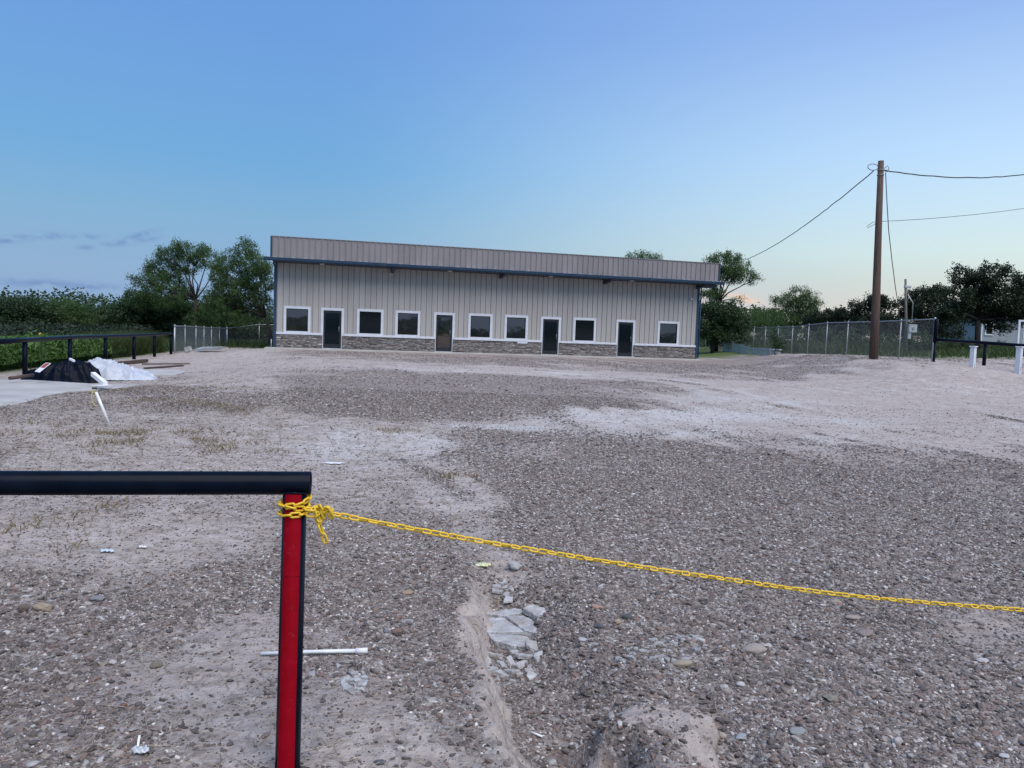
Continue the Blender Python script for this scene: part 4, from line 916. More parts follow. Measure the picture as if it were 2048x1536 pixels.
# panels along the foot of the right fence, post-rail box, upright debris
PB = [((1447, 688, 62), (1466, 693, 59), 'tallest pale panel propped at the far end of the right fence'), ((1467, 693, 59), (1486, 696, 56), 'second pale panel along the foot of the right fence'), ((1487, 696, 56), (1501, 697, 54.2), 'third pale panel along the foot of the right fence'), ((1503, 696, 54), (1519, 697, 52), 'fourth pale panel along the foot of the right fence'), ((1521, 696, 51.8), (1541, 697, 49.5), 'nearest pale panel along the foot of the right fence')]
for k, (a_, b_, lab) in enumerate(PB):
    p = Vector(at(a_[0], a_[1]+7, a_[2])); q = Vector(at(b_[0], b_[1]+6, b_[2])); hh_ = (.95, .72, .60, .55, .55)[k]; q2 = q-p
    p.z = h1(p.x, p.y)-.05; q2.z = h1(q.x, q.y)-.05-p.z
    t = thing('debris_sheet', lab, 'sheet', tuple(p), 0, 'pale panels at the foot of the right fence')
    for j in range(3):
        z_ = hh_*j/3; mb = MB(); mb.add([Vector((0, 0, z_)), q2+Vector((0, 0, z_-.03)), q2+Vector((0, 0, z_+hh_/3-.045)), Vector((0, 0, z_+hh_/3-.02)), Vector((-.03, .05, z_)), q2+Vector((-.03, .05, z_)), q2+Vector((-.03, .05, z_+hh_/3-.045)), Vector((-.03, .05, z_+hh_/3-.02))], [(3, 2, 1, 0), (4, 5, 6, 7), (0, 1, 5, 4), (2, 3, 7, 6), (1, 2, 6, 5), (3, 0, 4, 7)]); mb.build('strip', M['sheet'], t)
p = Vector(gpt(1540, 709, .0)); t = thing('metal_trough', 'white flared metal trough tilted at the foot of the right fence', 'trough', tuple(p), .1)
MB().box(0, .70, 0, .5, 0, .30).build('body', M['sheet'], t, .01); MB().box(-.05, .78, -.06, .55, .30, .36).build('rim', M['white'], t, .01); MB().box(.0, .7, -.02, -.002, .10, .13).build('rib', M['white'], t)
for k in range(5):
    a_ = gpt(1433+k*4, 699, 0); b_ = (a_[0]+.35+.1*k, a_[1]+.6, a_[2]+1.25-.1*k); bar('leaning_board', ['leftmost', 'second', 'middle', 'fourth', 'rightmost'][k]+' of the weathered boards leaning at the far end of the right fence', 'board', a_, b_, .12, .03, M['oldwood'], 0)['group'] = 'weathered boards leaning at the fence'

# ---------------------------------------------------------------- cracked crusts and stones
def clip_poly(poly, n_, c_):
    out = []
    for i in range(len(poly)):
        a_, b_ = poly[i], poly[(i+1) % len(poly)]; da = a_[0]*n_[0]+a_[1]*n_[1]-c_; db = b_[0]*n_[0]+b_[1]*n_[1]-c_
        if da <= 0: out.append(a_)
        if (da < 0) != (db < 0):
            t_ = da/(da-db); out.append((a_[0]+(b_[0]-a_[0])*t_, a_[1]+(b_[1]-a_[1])*t_))
    return out
def crust(name, label, c, outline, n_, thick, gap, seed, tilt=.03, lift=0., keep=1., mat=None):
    r_ = random.Random(seed); t = thing(name, label, 'broken crust', (c[0], c[1], h1(c[0], c[1])))
    xs_ = [p[0] for p in outline]; ys_ = [p[1] for p in outline]
    seeds = []
    while len(seeds) < n_:
        p = (r_.uniform(min(xs_), max(xs_)), r_.uniform(min(ys_), max(ys_)))
        if inside(np.array([p[0]]), np.array([p[1]]), outline)[0] and all(math.hypot(p[0]-q[0], p[1]-q[1]) > .35*math.sqrt((max(xs_)-min(xs_))*(max(ys_)-min(ys_))/n_) for q in seeds): seeds.append(p)
        elif r_.random() < .002: break
    for p in seeds:
        if r_.random() > keep: continue
        poly = list(outline)
        R_ = .6*math.sqrt((max(xs_)-min(xs_))*(max(ys_)-min(ys_)))
        for q in seeds:
            if q is p: continue
            nx_, ny_ = q[0]-p[0], q[1]-p[1]; L = math.hypot(nx_, ny_); nx_ /= L; ny_ /= L
            poly = clip_poly(poly, (nx_, ny_), ((p[0]+q[0])/2*nx_+(p[1]+q[1])/2*ny_)-gap*r_.uniform(.4, 1.3))
            if len(poly) < 3: break
        if len(poly) < 3: continue
        cx_ = sum(a_[0] for a_ in poly)/len(poly); cy_ = sum(a_[1] for a_ in poly)/len(poly)
        poly = [(cx_+(a_[0]-cx_)*q_, cy_+(a_[1]-cy_)*q_) for a_ in poly for q_ in (r_.uniform(.78, 1.02),)]
        # subdivide edges for a rough outline
        pp = []
        for i in range(len(poly)):
            a_, b_ = poly[i], poly[(i+1) % len(poly)]; pp.append(a_)
            L = math.hypot(a_[0]-b_[0], a_[1]-b_[1])
            m__ = max(0, min(6, int(L/.018)))
            for q_ in range(m__): w_ = (q_+1)/(m__+1); pp.append((a_[0]+(b_[0]-a_[0])*w_+r_.uniform(-.0045, .0045), a_[1]+(b_[1]-a_[1])*w_+r_.uniform(-.0045, .0045)))
        tx, ty = r_.uniform(-tilt, tilt), r_.uniform(-tilt, tilt); zc = h1(cx_, cy_)-t.location.z+lift+r_.uniform(-.004, .006)
        f_ = lambda a_, dz, k_=1.: (cx_+(a_[0]-cx_)*k_-c[0], cy_+(a_[1]-cy_)*k_-c[1], zc+(a_[0]-cx_)*tx+(a_[1]-cy_)*ty+dz)
        m_ = len(pp); vs = [f_(a_, -thick) for a_ in pp]+[f_(a_, thick*.55, 1.01) for a_ in pp]+[f_(a_, thick*.55+.004+r_.uniform(-.002, .002), .93) for a_ in pp]+[(cx_-c[0], cy_-c[1], zc+thick*.55+.006)]
        fs = [(i, (i+1) % m_, m_+(i+1) % m_, m_+i) for i in range(m_)]+[(m_+i, m_+(i+1) % m_, 2*m_+(i+1) % m_, 2*m_+i) for i in range(m_)]+[(2*m_+i, 2*m_+(i+1) % m_, 3*m_) for i in range(m_)]
        MB().add(vs, fs).build('crust_piece', mat or M['chip'], t)
    return t
def outl(l): return [gp(*q)[:2] for q in l][::-1]
crust('concrete_crust', 'pale broken concrete slab exposed at the head of the gully', gp(1030, 1215)[:2], outl([(972, 1178), (1040, 1172), (1098, 1180), (1090, 1205), (1062, 1238), (1030, 1240), (985, 1228), (968, 1200)]), 5, .022, .0018, 4, .05, .020)
crust('concrete_rubble', 'loose angular grey rubble just below the broken slab in the gully', gp(1035, 1260)[:2], outl([(975, 1246), (1010, 1240), (1075, 1238), (1090, 1258), (1078, 1288), (1040, 1296), (1000, 1288), (972, 1284)]), 19, .013, .012, 9, .30, .004, .85)
crust('cracked_crust', 'small patch of cracked grey crust right of the red post', gp(702, 1372)[:2], outl([(680, 1362), (700, 1350), (728, 1345), (738, 1362), (728, 1385), (706, 1394), (686, 1384)]), 12, .006, .004, 2, .06, .002, .9)
crust('cracked_crust', 'wide crumbled grey crust in the gravel beside the round tan stone', gp(1320, 1300)[:2], outl([(1228, 1298), (1290, 1280), (1350, 1268), (1400, 1272), (1402, 1300), (1375, 1322), (1320, 1326), (1262, 1322), (1230, 1314)]), 62, .006, .007, 6, .16, .0, .62, M['chipdark'])
crust('cracked_crust', 'thin broken pale crust left of the rubble, above the slab', gp(1000, 1150)[:2], outl([(985, 1150), (1010, 1142), (1030, 1155), (1028, 1170), (1000, 1172), (982, 1165)]), 8, .008, .008, 8, .25, .004, .75)
ROCKS = [(1031, 1120, 30, 26, (.42, .43, .43), 'pale grey stone at the head of the gully, right of the wrapper'), (1510, 1296, 46, 24, (.38, .33, .29), 'largest rounded pinkish stone, lying right of centre in the gravel'),
 (1363, 1323, 32, 18, (.36, .32, .24), 'tan stone with a dark hollow lying on the crumbled crust'), (85, 1212, 34, 24, (.36, .30, .22), 'rounded tan stone at the far left, below the straw'), (46, 1216, 24, 26, (.15, .12, .10), 'brown earthy stone beside the tan stone at the far left'),
 (1123, 1478, 27, 24, (.34, .35, .36), 'angular pale grey stone on the gully floor near the bottom'), (1096, 1472, 22, 20, (.16, .17, .18), 'dark grey stone touching the angular pale one in the gully'), (1108, 1429, 20, 14, (.42, .43, .43), 'oval whitish stone on the gully floor, upper of the group'),
 (1112, 1443, 18, 16, (.30, .28, .27), 'greyish brown stone just under the oval whitish one'), (1131, 1462, 24, 12, (.22, .10, .06), 'reddish brown stone behind the angular pale stone'), (1166, 1264, 20, 13, (.50, .51, .52), 'flat white disc-like stone right of the rubble'),
 (1192, 1213, 17, 12, (.42, .26, .19), 'orange pink pebble on the slope right of the slab'), (1198, 1248, 18, 16, (.10, .10, .115), 'dark grey squarish stone up the slope from the disc stone'), (1235, 1243, 13, 16, (.40, .32, .23), 'upright tan pebble beside the dark bluish stone'),
 (1255, 1233, 24, 12, (.06, .075, .08), 'dark bluish flat stone on the slope right of the gully'), (1660, 1398, 34, 14, (.24, .23, .20), 'long olive grey stone in the lower right gravel'), (1668, 1205, 24, 8, (.38, .32, .26), 'long tan stone just below the yellow chain at right'),
 (1705, 1238, 22, 9, (.36, .31, .27), 'flat tan stone second down below the chain at right'), (1728, 1268, 34, 11, (.26, .22, .21), 'long brownish stone, lowest of the row below the chain'), (1965, 1321, 22, 11, (.58, .57, .56), 'white stone at the right side of the gravel'),
 (1593, 1462, 26, 13, (.28, .30, .30), 'long grey stone above the lower right dirt ledge'), (1794, 1484, 22, 20, (.48, .46, .45), 'chunky pinkish white stone near the bottom right'), (1955, 1490, 16, 18, (.50, .51, .53), 'upright whitish stone near the bottom right corner'),
 (2008, 1512, 24, 11, (.50, .52, .52), 'flat pale stone in the bottom right corner'), (1448, 1372, 17, 15, (.46, .44, .43), 'pale grey stone just right of the crumbled crust'), (1482, 1366, 20, 14, (.52, .51, .49), 'white knobbly stone right of the dirt mound'),
 (1446, 1446, 16, 22, (.44, .37, .32), 'pinkish standing stone at the right edge of the dirt mound'), (1482, 1455, 20, 16, (.34, .38, .42), 'bluish grey stone beside the dirt mound'), (815, 1245, 24, 10, (.36, .37, .38), 'pointed grey stone left of the gully bank'),
 (815, 1182, 20, 11, (.36, .27, .18), 'sandy brown stone in the gravel left of the gully'), (794, 1263, 20, 17, (.20, .13, .11), 'reddish brown round stone left of the gully'), (772, 1263, 12, 11, (.20, .23, .28), 'bluish round pebble touching the reddish brown stone'),
 (817, 1246, 12, 14, (.2, .17, .18), 'purple grey stone above the reddish brown one'), (800, 1495, 15, 13, (.55, .52, .50), 'small white stone near the bottom, right of the post'), (760, 1523, 19, 13, (.10, .11, .13), 'dark slate pebble at the bottom edge right of the post'),
 (195, 1197, 30, 13, (.22, .23, .25), 'bluish grey flat stone in the left gravel'), (143, 1247, 17, 12, (.26, .25, .24), 'grey stone with a brown base left of the post'), (224, 1324, 18, 11, (.52, .5, .5), 'white stone in the left gravel'),
 (236, 1505, 28, 17, (.40, .35, .32), 'pale lumpy stone at the bottom left'), (190, 1290, 8, 20, (.28, .23, .18), 'small upright brown stone in the left gravel'), (247, 1409, 13, 11, (.24, .11, .07), 'round rust coloured pebble in the left gravel'), (312, 1330, 24, 16, (.2, .18, .14), 'mottled brown stone left of the post')]
rc = {}
for k, (px_, py_, w_, h_, colr, lab) in enumerate(ROCKS):
    if lab.startswith('small upright brown'): continue
    x_, y_, z_ = gp(px_, py_+h_*.35); sc__ = w_/FPX*y_*.5
    mb = MB(); lump(mb, (0, 0, 0), 1, 3, k+40, 1, .32 if k % 3 else .5); o = mb.build('stone', rockmat('stone_%d' % k, colr))
    o.scale = (sc__, sc__*random.uniform(.7, .95), sc__*min(1.0, max(.38, h_/w_*.72))); o.rotation_euler = (random.uniform(-.15, .15), random.uniform(-.15, .15), random.uniform(-.5, .5)); o.location = (x_, y_, z_+o.scale[2]*.8)
    tag(o, lab, 'stone', 'larger stones lying in the gravel')
# litter
def scrap(name, label, cat_, px_, py_, w_, l_, mat, seed, rz=0., crumple=.012, n_=9):
    r_ = random.Random(seed); x_, y_, z_ = gp(px_, py_); V = []; 
    for j in range(n_):
        for i in range(n_):
            u, v = i/(n_-1)-.5, j/(n_-1)-.5; V.append((u*w_+.1*w_*math.sin(v*5+seed), v*l_+.1*l_*math.sin(u*6+seed), .006+crumple*abs(math.sin(u*9+seed)*math.cos(v*7+seed*2))+r_.uniform(0, .003)))
    F_ = [(j*n_+i, j*n_+i+1, (j+1)*n_+i+1, (j+1)*n_+i) for j in range(n_-1) for i in range(n_-1)]
    o = MB().add(V, F_, True).build(name, mat); so = o.modifiers.new('s', 'SOLIDIFY'); so.thickness = .001; o.location = (x_, y_, z_+.004); o.rotation_euler = (0, 0, rz); return tag(o, label, cat_)
wrapm = simple('wrapper_print', (.55, .62, .42), .3, 0, .25, 30, dirt=((.7, .62, .08), .8))
scrap('candy_wrapper', 'crumpled pale green and yellow wrapper at the head of the gully', 'wrapper', 965, 1128, .10, .06, wrapm, 1, -.1, .02)
scrap('plastic_scrap', 'pale bluish plastic scrap flat on the dirt at left', 'plastic scrap', 214, 1107, .09, .05, simple('blue_plastic', (.5, .62, .68), .3), 2, .15)
scrap('plastic_scrap', 'small white plastic scrap right of the bluish one', 'plastic scrap', 286, 1100, .05, .03, M['foam'], 3, .1)
scrap('plastic_bag', 'clear crumpled plastic bit at the bottom left of the gravel', 'plastic scrap', 281, 1507, .055, .04, simple('clear_plastic', (.45, .5, .54), .2), 4, .3, .02)
bar('wood_splinter', 'short pale splinter standing by the clear plastic at bottom left', 'splinter', gpt(275, 1500, .01), gpt(279, 1484, .03), .008, .004, M['foam'], 0)
bar('plastic_straw', 'short white stick lying at the gully edge', 'stick', gpt(1065, 1388, .012), gpt(1088, 1395, .012), .009, .009, M['foam'], 0, True)
scrap('plastic_scrap', 'white flake on the pale dirt beyond the yellow chain', 'plastic scrap', 668, 928, .20, .10, M['foam'], 6, -.1, .004)
scrap('paper_scrap', 'small square grey scrap on the dirt near the right bank', 'paper scrap', 1428, 862, .12, .06, M['foam'], 7, .2)


# ---------------------------------------------------------------- foliage
def leaves(P, L, Wd, droop=.4, tint=None, seed=0, up=0.):
    "one diamond leaf per point: long axis mostly random, bent down by droop"
    r_ = np.random.default_rng(seed); n = len(P)
    th = r_.uniform(0, 2*np.pi, n); ph = r_.normal(-droop, .5, n)+up
    d = np.stack([np.cos(th)*np.cos(ph), np.sin(th)*np.cos(ph), np.sin(ph)], 1)
    s_ = np.cross(d, r_.normal(size=(n, 3))); s_ /= np.linalg.norm(s_, axis=1)[:, None]+1e-9
    l_ = (L*r_.uniform(.6, 1.3, n))[:, None]; w_ = (Wd*r_.uniform(.7, 1.3, n))[:, None]
    nn = np.cross(d, s_)
    V = np.stack([P-d*l_*.5, P+s_*w_*.5+nn*w_*.15, P+d*l_*.5, P-s_*w_*.5+nn*w_*.15], 1).reshape(-1, 3)
    F_ = np.arange(4*n).reshape(n, 4)
    t_ = r_.uniform(0, 1, n) if tint is None else np.clip(tint+r_.normal(0, .18, n), 0, 1)
    return V, F_, np.repeat(t_, 4)
KIND = {'mesq': dict(L=.15, W=.050, dr=.75, sub=.30, per=62, mat='mesq', n=1.0), 'dense': dict(L=.17, W=.10, dr=.3, sub=.34, per=58, mat='dense', n=1.3), 'oak': dict(L=.15, W=.085, dr=.1, sub=.28, per=60, mat='oak', n=1.4), 'shrub': dict(L=.13, W=.07, dr=.1, sub=.25, per=55, mat='dense', n=1.1)}
TREES = 'trees and brush around the lot'
DENS = 4.2
def tree(name, label, cat_, kind, Y, base, fork, clumps, seed, tr=.13, dens=1., group=TREES):
    K = KIND[kind]; r_ = np.random.default_rng(seed); rr = random.Random(seed)
    bp_ = at(base[0], base[1], Y); bz = h1(bp_[0], bp_[1], False); root = Vector((float(bp_[0]), float(bp_[1]), bz-.05))
    fk = Vector(at(fork[0], fork[1], Y))-root
    t = thing(name, label, cat_, tuple(root), 0, group)
    mb = MB(); m1 = fk*.5+Vector((rr.uniform(-.15, .15), rr.uniform(-.15, .15), 0))
    mb.tube([Vector((0, 0, -.2)), m1, fk], [tr*1.25, tr, tr*.85], 10)
    cents = []; P = []; T_ = []
    for c in clumps:
        cx, cy, rx, ry = c[:4]; k_ = c[4] if len(c) > 4 else 1.
        c3 = Vector(at(cx, cy, Y+rr.uniform(-.8, .8)*rx/FPX*Y))-root; rx_ = rx/FPX*Y; ry_ = ry/FPX*Y
        # limb from the fork to the clump, slightly crooked
        a_ = fk; q1 = a_.lerp(c3, .35)+Vector((rr.uniform(-.3, .3), rr.uniform(-.3, .3), rr.uniform(0, .35))); q2 = a_.lerp(c3, .7)+Vector((rr.uniform(-.25, .25), rr.uniform(-.25, .25), rr.uniform(0, .3)))
        mb.tube([a_, q1, q2, c3], [tr*.5, tr*.34, tr*.22, tr*.10], 7)
        ns_ = max(5, int(K['n']*dens*k_*9.5*(rx_*ry_*(rx_+ry_)/2)**.667*DENS))
        for i_ in range(ns_):
            u = r_.normal(size=3); u /= np.linalg.norm(u); rad = r_.uniform(.25, 1.0)**.5
            sc_ = np.array([c3.x+u[0]*rx_*rad, c3.y+u[1]*rx_*rad*.9, c3.z+u[2]*ry_*rad])
            if i_ % 3 == 0: mb.tube([q2, q2.lerp(Vector(sc_), .6)+Vector((rr.uniform(-.12, .12), 0, rr.uniform(0, .15))), Vector(sc_)], [tr*.18, tr*.10, .008], 4, False)
            ax_ = r_.normal(size=3); ax_[2] = ax_[2]*.4+(.35 if kind != 'mesq' else -.25); ax_ /= np.linalg.norm(ax_)
            n_ = int(K['per']*r_.uniform(.6, 1.35)); along = r_.uniform(-1, 1, n_)[:, None]
            P.append(sc_+ax_*along*K['sub']*1.25+r_.normal(size=(n_, 3))*K['sub']*.42); T_.append(np.full(n_, r_.uniform(.1, .9)))
    mb.build('trunk', M['bark'], t)
    P = np.concatenate(P); gzl = bz-root.z+.05; P[:, 2] = np.maximum(P[:, 2], gzl)
    V, F_, tt = leaves(P, K['L'], K['W'], K['dr'], np.concatenate(T_), seed)
    new_obj('crown', quads_mesh('crown', V, F_, tt), M[K['mat']], t)
    return t
TL = [
 ('mesquite_tree', 'airy forked mesquite tree with sky showing through, left of the building', 'tree', 'mesq', 56, (392, 690), (391, 600), [(385, 505, 34, 20), (345, 512, 34, 22), (415, 515, 28, 18), (318, 545, 36, 28), (352, 552, 30, 26), (294, 572, 34, 28), (436, 545, 16, 22, .8), (340, 592, 40, 30), (372, 596, 20, 24), (415, 612, 26, 20), (400, 640, 34, 24), (362, 488, 12, 9), (280, 600, 36, 24), (385, 535, 22, 14, .7)], 1, .13, 1.1),
 ('mesquite_tree', 'tall drooping mesquite tree touching the left corner of the building', 'tree', 'mesq', 52, (540, 690), (532, 635), [(497, 498, 20, 18), (508, 528, 28, 26), (478, 545, 28, 28), (528, 560, 22, 34), (460, 520, 16, 18, .7), (488, 588, 32, 26), (525, 610, 26, 26, .8), (455, 580, 22, 26), (470, 500, 12, 12, .8), (505, 560, 30, 26), (450, 610, 30, 30), (480, 630, 34, 30), (438, 560, 18, 28), (434, 528, 18, 20, .9), (428, 602, 24, 24)], 2, .12, 1.15),
 ('brush_tree', 'dark dense brush tree under the airy mesquite, beside the left chain link fence', 'tree', 'dense', 60, (370, 690), (370, 650), [(345, 620, 40, 30), (385, 640, 42, 34), (320, 645, 42, 36), (355, 665, 45, 26)], 3, .1),
 ('brush_tree', 'dark brush tree behind the low fence left of the building corner', 'tree', 'dense', 61, (480, 690), (480, 650), [(450, 630, 38, 30), (490, 650, 42, 34), (430, 660, 38, 28), (530, 660, 36, 30), (470, 675, 50, 20)], 4, .1),
 ('brush_tree', 'bushy dark tree rising where the left treeline climbs to the mesquites', 'tree', 'dense', 57, (268, 690), (268, 650), [(275, 612, 36, 26), (250, 635, 40, 34), (300, 630, 40, 32), (270, 660, 52, 28)], 5, .1),
 ('brush_tree', 'low dark tree in the dip of the left treeline', 'tree', 'dense', 62, (212, 690), (212, 655), [(200, 632, 36, 22), (228, 640, 34, 26), (205, 655, 46, 26)], 6, .1),
 ('brush_tree', 'olive green rounded tree, second from the left edge', 'tree', 'mesq', 58, (130, 690), (130, 655), [(120, 622, 42, 22, 1.5), (152, 635, 36, 26, 1.5), (100, 645, 46, 30, 1.5), (150, 660, 46, 26, 1.5)], 7, .1, 1.5),
 ('brush_tree', 'dark broad tree filling the left edge above the pipe rail', 'tree', 'dense', 55, (30, 690), (30, 655), [(40, 612, 46, 18), (0, 622, 42, 26), (70, 630, 44, 30), (25, 648, 55, 30), (-45, 625, 45, 34), (-50, 655, 50, 30)], 8, .12),
 ('mesquite_tree', 'green treetop peeping over the right part of the parapet', 'tree', 'mesq', 64, (1290, 700), (1288, 580), [(1270, 514, 19, 12), (1306, 513, 17, 11), (1290, 540, 34, 20)], 9, .14, 1.2),
 ('mesquite_tree', 'lopsided mesquite tree with bare limbs just right of the building', 'tree', 'mesq', 63, (1432, 700), (1436, 606), [(1440, 525, 26, 18), (1466, 548, 28, 18), (1432, 588, 22, 14), (1475, 600, 12, 8, .6), (1424, 524, 16, 13), (1462, 518, 22, 15), (1482, 540, 26, 17), (1506, 560, 17, 13, .8), (1448, 550, 22, 15), (1420, 590, 18, 12, .7), (1428, 560, 12, 12, .6)], 10, .15, 1.15),
 ('brush_tree', 'dense rounded bush tree hugging the right end of the building', 'tree', 'dense', 60, (1425, 700), (1425, 660), [(1418, 622, 30, 20), (1452, 626, 30, 20), (1470, 650, 30, 22), (1415, 655, 36, 26), (1448, 672, 46, 18)], 11, .12),
 ('mesquite_tree', 'thin scraggly mesquite tree in the gap where the low sun glow shows', 'tree', 'mesq', 72, (1530, 700), (1530, 660), [(1518, 627, 18, 12, .8), (1545, 634, 22, 16), (1500, 645, 30, 20), (1540, 655, 36, 22), (1480, 655, 28, 20)], 12, .1, 1.6),
 ('mesquite_tree', 'feathery domed mesquite tree behind the middle of the right fence', 'tree', 'mesq', 62, (1592, 700), (1592, 655), [(1595, 588, 26, 16), (1568, 602, 24, 18), (1622, 600, 22, 16), (1598, 620, 40, 22), (1570, 640, 34, 22), (1625, 635, 30, 20)], 13, .13, 1.05),
 ('brush_tree', 'dark low brush tree left of the wooden utility pole', 'tree', 'oak', 59, (1660, 700), (1660, 665), [(1640, 638, 34, 18), (1680, 634, 34, 20), (1655, 660, 50, 26), (1700, 655, 36, 24)], 14, .12),
 ('brush_tree', 'dark spreading tree directly behind the wooden utility pole', 'tree', 'oak', 57, (1750, 700), (1750, 650), [(1752, 602, 28, 13), (1725, 615, 28, 14), (1778, 615, 22, 14, .8), (1738, 645, 46, 22), (1780, 655, 34, 24)], 15, .13),
 ('brush_tree', 'broad dark tree behind the small meter pole', 'tree', 'oak', 58, (1850, 700), (1850, 650), [(1850, 590, 34, 17), (1885, 585, 26, 14), (1815, 612, 26, 20), (1865, 618, 44, 26), (1825, 648, 36, 28), (1880, 655, 44, 28)], 16, .15),
 ('oak_tree', 'large dark oak tree with a straight trunk standing in front of the grey house', 'tree', 'oak', 49, (1957, 707), (1956, 640), [(1925, 552, 26, 18), (1952, 575, 34, 24), (1990, 552, 30, 22), (2038, 568, 26, 22), (1918, 600, 34, 26), (1985, 600, 44, 30), (2035, 605, 36, 28), (1945, 628, 44, 22), (2000, 632, 44, 18), (1900, 628, 26, 20), (2075, 590, 40, 34), (1998, 656, 26, 8, .9), (2060, 630, 36, 20), (1972, 536, 10, 8)], 17, .17, 1.0),
 ('shrub', 'dark shrub under the meter box behind the right fence', 'shrub', 'shrub', 46, (1835, 712), (1835, 700), [(1815, 685, 20, 14), (1845, 680, 24, 18), (1870, 690, 18, 14)], 18, .04),
 ('shrub', 'rounded shrub behind the last fence bay before the utility pole', 'shrub', 'shrub', 50, (1712, 712), (1712, 700), [(1700, 678, 26, 16), (1730, 684, 24, 15), (1770, 686, 24, 15)], 19, .04),
 ('shrub', 'tall dark undergrowth behind the middle bays of the right fence', 'shrub', 'shrub', 55, (1625, 708), (1625, 695), [(1600, 674, 30, 16), (1640, 672, 32, 18), (1668, 680, 26, 14), (1565, 672, 26, 16)], 20, .04),
 ('shrub', 'small leafy sapling between the panels and the fence', 'shrub', 'shrub', 50, (1553, 706), (1553, 696), [(1550, 682, 9, 14), (1560, 694, 8, 9)], 21, .03, .8),
 ('shrub', 'low dark shrubs at the foot of the oak, left of the grey house', 'shrub', 'shrub', 56, (1895, 706), (1895, 698), [(1885, 690, 20, 8), (1910, 690, 18, 8), (1932, 684, 16, 12)], 22, .04),
 ('shrub', 'small shrub planted against the grey house skirting', 'shrub', 'shrub', 82, (2003, 694), (2003, 690), [(2003, 688, 6, 5)], 23, .02, .7),
 ('shrub', 'dark brush behind the corner fence right of the building', 'shrub', 'shrub', 70, (1420, 700), (1420, 692), [(1405, 680, 20, 14), (1440, 684, 24, 14), (1490, 680, 30, 14), (1530, 678, 26, 14)], 24, .04),
]
for a_ in TL: tree(*a_[:8], a_[8], *(a_[9:]))
# far wood that closes the horizon all round
r_ = np.random.default_rng(5); P = []
for k in range(1500):
    th = r_.uniform(0, 2*np.pi); back = math.cos(th) < -.1; R_ = r_.uniform(100, 135) if not back else r_.uniform(85, 115)
    x_, y_ = math.sin(th)*R_, math.cos(th)*R_; hgt = (3.9 if not back else 3.0)*(.55+.9*fbm(np.array([th*9]), np.array([0.]), 4, 3)[0])*1.1; zb = h1(x_, y_, False)
    n_ = 90; q = r_.uniform(0, 1, (n_, 1)); P.append(np.concatenate([np.array([[x_, y_]])+r_.normal(size=(n_, 2))*1.5, zb+hgt*q**.8+r_.normal(size=(n_, 1))*.25], 1))
V, F_, tt = leaves(np.concatenate(P), .42, .30, .1, None, 3)
o = new_obj('far_wood', quads_mesh('far_wood', V, F_, tt), M['dense']); tag(o, 'distant dark scrub wood closing the horizon', kind='stuff')
# weeds behind the left rail
r_ = np.random.default_rng(8); n = 62000; yy = r_.uniform(17, 40, n); dep = r_.exponential(.6, n)
hmax = (.80+.24*fbm(yy*.9, dep*.8, 3, 4))*(1-.55*sm(yy, 33.5, 40))*sm(dep, -.15, .35)
xr = np.interp(yy, [PL[i][1] for i in range(7)], [PL[i][0] for i in range(7)])-.95+.30*(fbm(yy*1.3, yy*0, 3, 6)-.5)
zz = hmax*r_.uniform(.0, 1, n)**.62; xx = xr-dep-.25*(zz < .25)+.18*zz/1.1
P = np.stack([xx, yy, H(xx, yy, False)+zz], 1); mk = (yy < 34.5)
V, F_, tt = leaves(P[mk], .17, .13, .5, .5+.5*(fbm(yy*2.1, zz*2+dep, 3, 9)[mk]-.5)*2, 4)
o = new_obj('weeds', quads_mesh('weeds', V, F_, tt), M['weed']); tag(o, 'thick leafy green weeds behind the left pipe rail', kind='stuff')
n3_ = 70000; y3 = r_.uniform(37, 56, n3_); x3 = -17.2-(y3-38)*.30-r_.uniform(3.5, 30, n3_); x3 = np.where(y3 < 41, x3-2, x3)
h3 = (.5+1.0*fbm(x3*.5, y3*.4, 4, 204))*r_.uniform(0, 1, n3_)**.7
V, F_, tt = leaves(np.stack([x3, y3, H(x3, y3, False)+h3], 1), .20, .12, .3, fbm(x3, y3, 3, 205), 14)
o = new_obj('undergrowth', quads_mesh('undergrowth', V, F_, tt), M['oak']); tag(o, 'dark low undergrowth between the weeds and the left treeline', kind='stuff')
def blades(P, L, W_, seed, lean=.35):
    r_ = np.random.default_rng(seed); n = len(P); th = r_.uniform(0, 6.283, n); ln_ = r_.normal(0, lean, (n, 2)); l_ = (L*r_.uniform(.5, 1.4, n))[:, None]
    s_ = np.stack([np.cos(th), np.sin(th), th*0], 1)*W_/2; top = np.concatenate([ln_, np.ones((n, 1))], 1)*l_
    mid = top*np.array([.35, .35, .55])
    V = np.stack([P-s_, P+s_, P+mid+s_*.8, P+mid-s_*.8, P+top+s_*.1, P+top-s_*.1], 1).reshape(-1, 3); b_ = np.arange(n)*6
    F_ = np.concatenate([np.stack([b_, b_+1, b_+2, b_+3], 1), np.stack([b_+3, b_+2, b_+4, b_+5], 1)]); return V, F_, np.repeat(r_.uniform(0, 1, n), 6)
sel = r_.uniform(0, 1, n) < .55; k2 = (yy > 32.5) & sel
Pg = P[k2].copy(); Pg[:, 2] = H(Pg[:, 0], Pg[:, 1], False)
V, F_, tt = blades(Pg, .85, .025, 5, .25)
o = new_obj('tall_grass', quads_mesh('tall_grass', V, F_, tt), M['grass']); tag(o, 'pale tall grass at the far end of the left weeds', kind='stuff')
def scatter(n, x0_, x1_, y0_, y1_, dens_f, seed):
    r_ = np.random.default_rng(seed); x = r_.uniform(x0_, x1_, n); y = r_.uniform(y0_, y1_, n); k = r_.uniform(0, 1, n) < dens_f(x, y); x = x[k]; y = y[k]; return np.stack([x, y, H(x, y)], 1)
